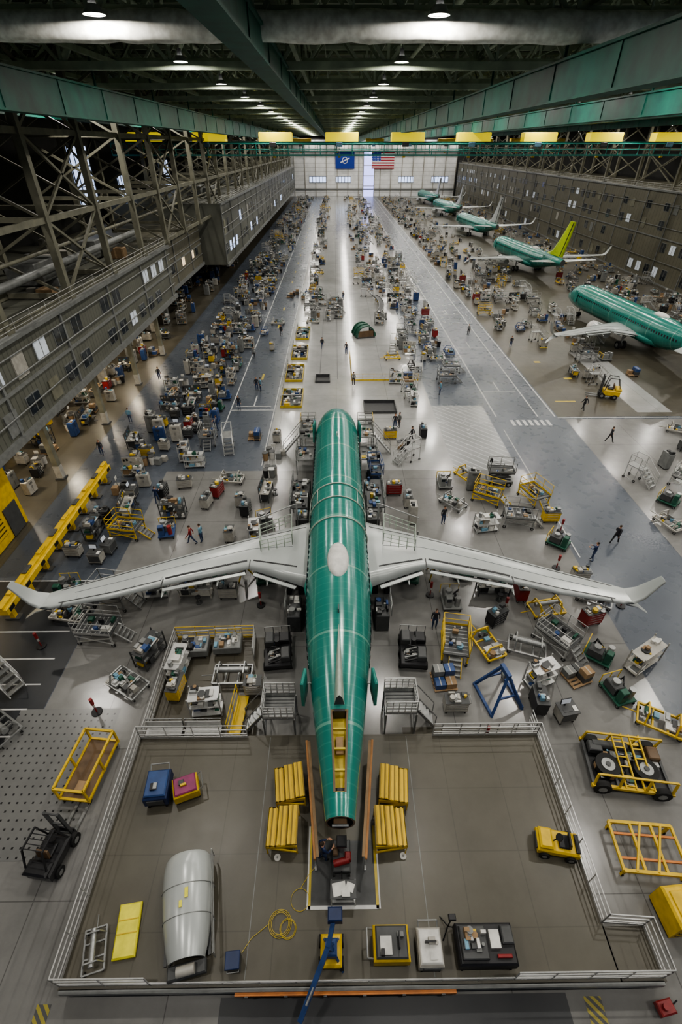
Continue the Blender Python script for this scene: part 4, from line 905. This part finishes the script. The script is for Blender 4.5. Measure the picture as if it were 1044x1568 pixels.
# ------------------------------------------------------------------ people
def person_mesh(pose,shirt,trouser):
    s_,a_={'stand':(0,0),'walk':(.32,.25),'reach':(.08,.0)}[pose]
    V=[(0,0,.96),(0,0,1.12),(0,.01,1.3),(0,0,1.42),(0,.01,1.5),(0,.02,1.6)]; Rr=[(.15,.11),(.13,.1),(.165,.11),(.12,.09),(.055,.055),(.06,.06)]
    E=[(0,1),(1,2),(2,3),(3,4),(4,5)]
    def ad(p,r,par): V.append(p);Rr.append((r,r) if not isinstance(r,tuple) else r);E.append((par,len(V)-1));return len(V)-1
    hands=[]
    for sd in(-1,1):
        f=s_*sd
        h=ad((sd*.1,0,.88),.095,0); kn=ad((sd*.11,f*.55+.03,.5),.065,h); an=ad((sd*.11,f*1.0-(.06 if f<0 else 0),.1 if f>=0 else .14),.045,kn); ad((sd*.12,f*1.0+.15,.05),(.045,.035),an)
        sh=ad((sd*.18,0,1.41),.065,3)
        if pose=='reach': el=ad((sd*.24,.12,1.17),.045,sh); wr=ad((sd*.18,.36,1.16),.03,el); hd=Vector((-.05*sd,.09,0))
        else: el=ad((sd*.24,-a_*sd*.5-.02,1.14),.045,sh); wr=ad((sd*.25,-a_*sd+.06,.9),.03,el); hd=Vector((0,.03,-.09))
        hands.append((sd,Vector(V[wr]),hd))
    me=bpy.data.meshes.new('tmp'); me.from_pydata(V,E,[]); o=bpy.data.objects.new('tmp',me); COL.objects.link(o)
    md=o.modifiers.new('s','SKIN'); md.use_smooth_shade=True
    for i,v in enumerate(me.skin_vertices[0].data): v.radius=Rr[i]; v.use_root=(i==0)
    o.modifiers.new('ss','SUBSURF').levels=1
    dg=bpy.context.evaluated_depsgraph_get(); ev=o.evaluated_get(dg); em=ev.to_mesh()
    mb=MB(); vs=[tuple(v.co) for v in em.vertices]; G={}
    for p in em.polygons:
        c=p.center; z=c.z
        if z>1.5: m_='skin'
        elif z<.12: m_='shoe'
        elif z<.98 and abs(c.x)<.2: m_=trouser
        elif z<.98: m_='skin' if z<.93 else shirt
        else: m_='skin' if (pose=='reach' and c.y>.3) else shirt
        G.setdefault(m_,[]).append(tuple(p.vertices))
    for m_,fs in G.items(): mb.add(vs,fs,m_,True)
    ev.to_mesh_clear(); bpy.data.objects.remove(o)
    mb.ell((0,.02,1.645),.075,.095,.12,'skin',14,10); mb.ell((0,.0,1.675),.082,.1,.105,'hair',14,8,-.1)
    mb.tube((0,.11,1.655),(0,.14,1.625),.012,'skin',6); mb.box(0,.108,1.585,.05,.01,.012,'red')
    for sd in(-1,1): mb.ell((sd*.03,.105,1.66),.012,.008,.008,'black',8,4); mb.ell((sd*.078,.02,1.64),.012,.02,.03,'skin',8,5)
    for sd,w,hd in hands:
        p=w+hd*.7; mb.tube(w,p,.03,'skin',8,.038); side=Vector((0,1,0)) if abs(hd.z)>.05 else Vector((1,0,0)); k_=hd.normalized()
        for i in range(4):
            b=p+side*(i-1.5)*.018; L_=(.07,.08,.075,.06)[i]; m1=b+k_*L_*.5; m2=m1+k_*L_*.45+Vector((-sd*.02,0,-.005)); mb.tube(b,m1,.009,'skin',6); mb.tube(m1,m2,.009,'skin',6,.007)
        t0=w+hd*.35+side*.03; t1=t0+side*.03+k_*.03; mb.tube(t0,t1,.011,'skin',6); mb.tube(t1,t1+k_*.03,.01,'skin',6,.008)
    return mb.mesh('person')
PM=[person_mesh('stand','shirt','denim'),person_mesh('walk','shirt','black'),person_mesh('reach','navy','denim'),person_mesh('walk','red','denim'),person_mesh('stand','grey','black'),person_mesh('stand','lblue','denim')]
for x,y,a,v in((-10.9,27.8,100,3),(-10.2,28.0,80,5),(-13.7,31.4,0,4),(6.0,19.6,180,0),(20.9,27.5,-60,1),(27.6,43.1,-90,1),(6.2,46.3,180,0),(6.7,46.6,120,4),(7.6,43.4,60,1),(-11,51,180,0),(-11.5,67.5,0,4),(-9.7,56.5,200,0),(-9.2,56.3,120,5),(-2,71.6,0,0),(1.5,69.4,160,0),(18.4,25.6,40,2),(-15.0,33,0,2),(12.5,55,90,5),(-8.6,78,0,1),(28,50.5,10,1),(2.2,58,0,4),(-22.6,60,20,0),(-12.5,46,90,2),(-12.3,72,-90,4),(-8,100,180,1),(21,78,180,4),(1.5,100,20,0),(8.4,30,200,0),(26,72,10,0),(-22.3,48,0,5),(-22.7,41,180,0)):
    obj('person',PM[v],(x,y,.03),D(a))
obj('person',PM[2],(-.65,7.1,DZ+.02),D(-60))

# ------------------------------------------------------------------ world, camera, view
w=bpy.data.worlds.new('World'); sc.world=w; w.use_nodes=True
w.node_tree.nodes['Background'].inputs[0].default_value=(.7,.78,1,1); w.node_tree.nodes['Background'].inputs[1].default_value=.12
cd=bpy.data.cameras.new('Camera'); cam=bpy.data.objects.new('Camera',cd); COL.objects.link(cam); sc.camera=cam
cd.sensor_fit='VERTICAL'; cd.sensor_height=36; cd.lens=36*740/1568; cd.clip_end=1000
cam.location=(0,0,24); cam.rotation_euler=(D(90-37.12),0,D(-.617))
sc.view_settings.view_transform='AgX'; sc.view_settings.look='AgX - Medium High Contrast'; sc.view_settings.exposure=.1
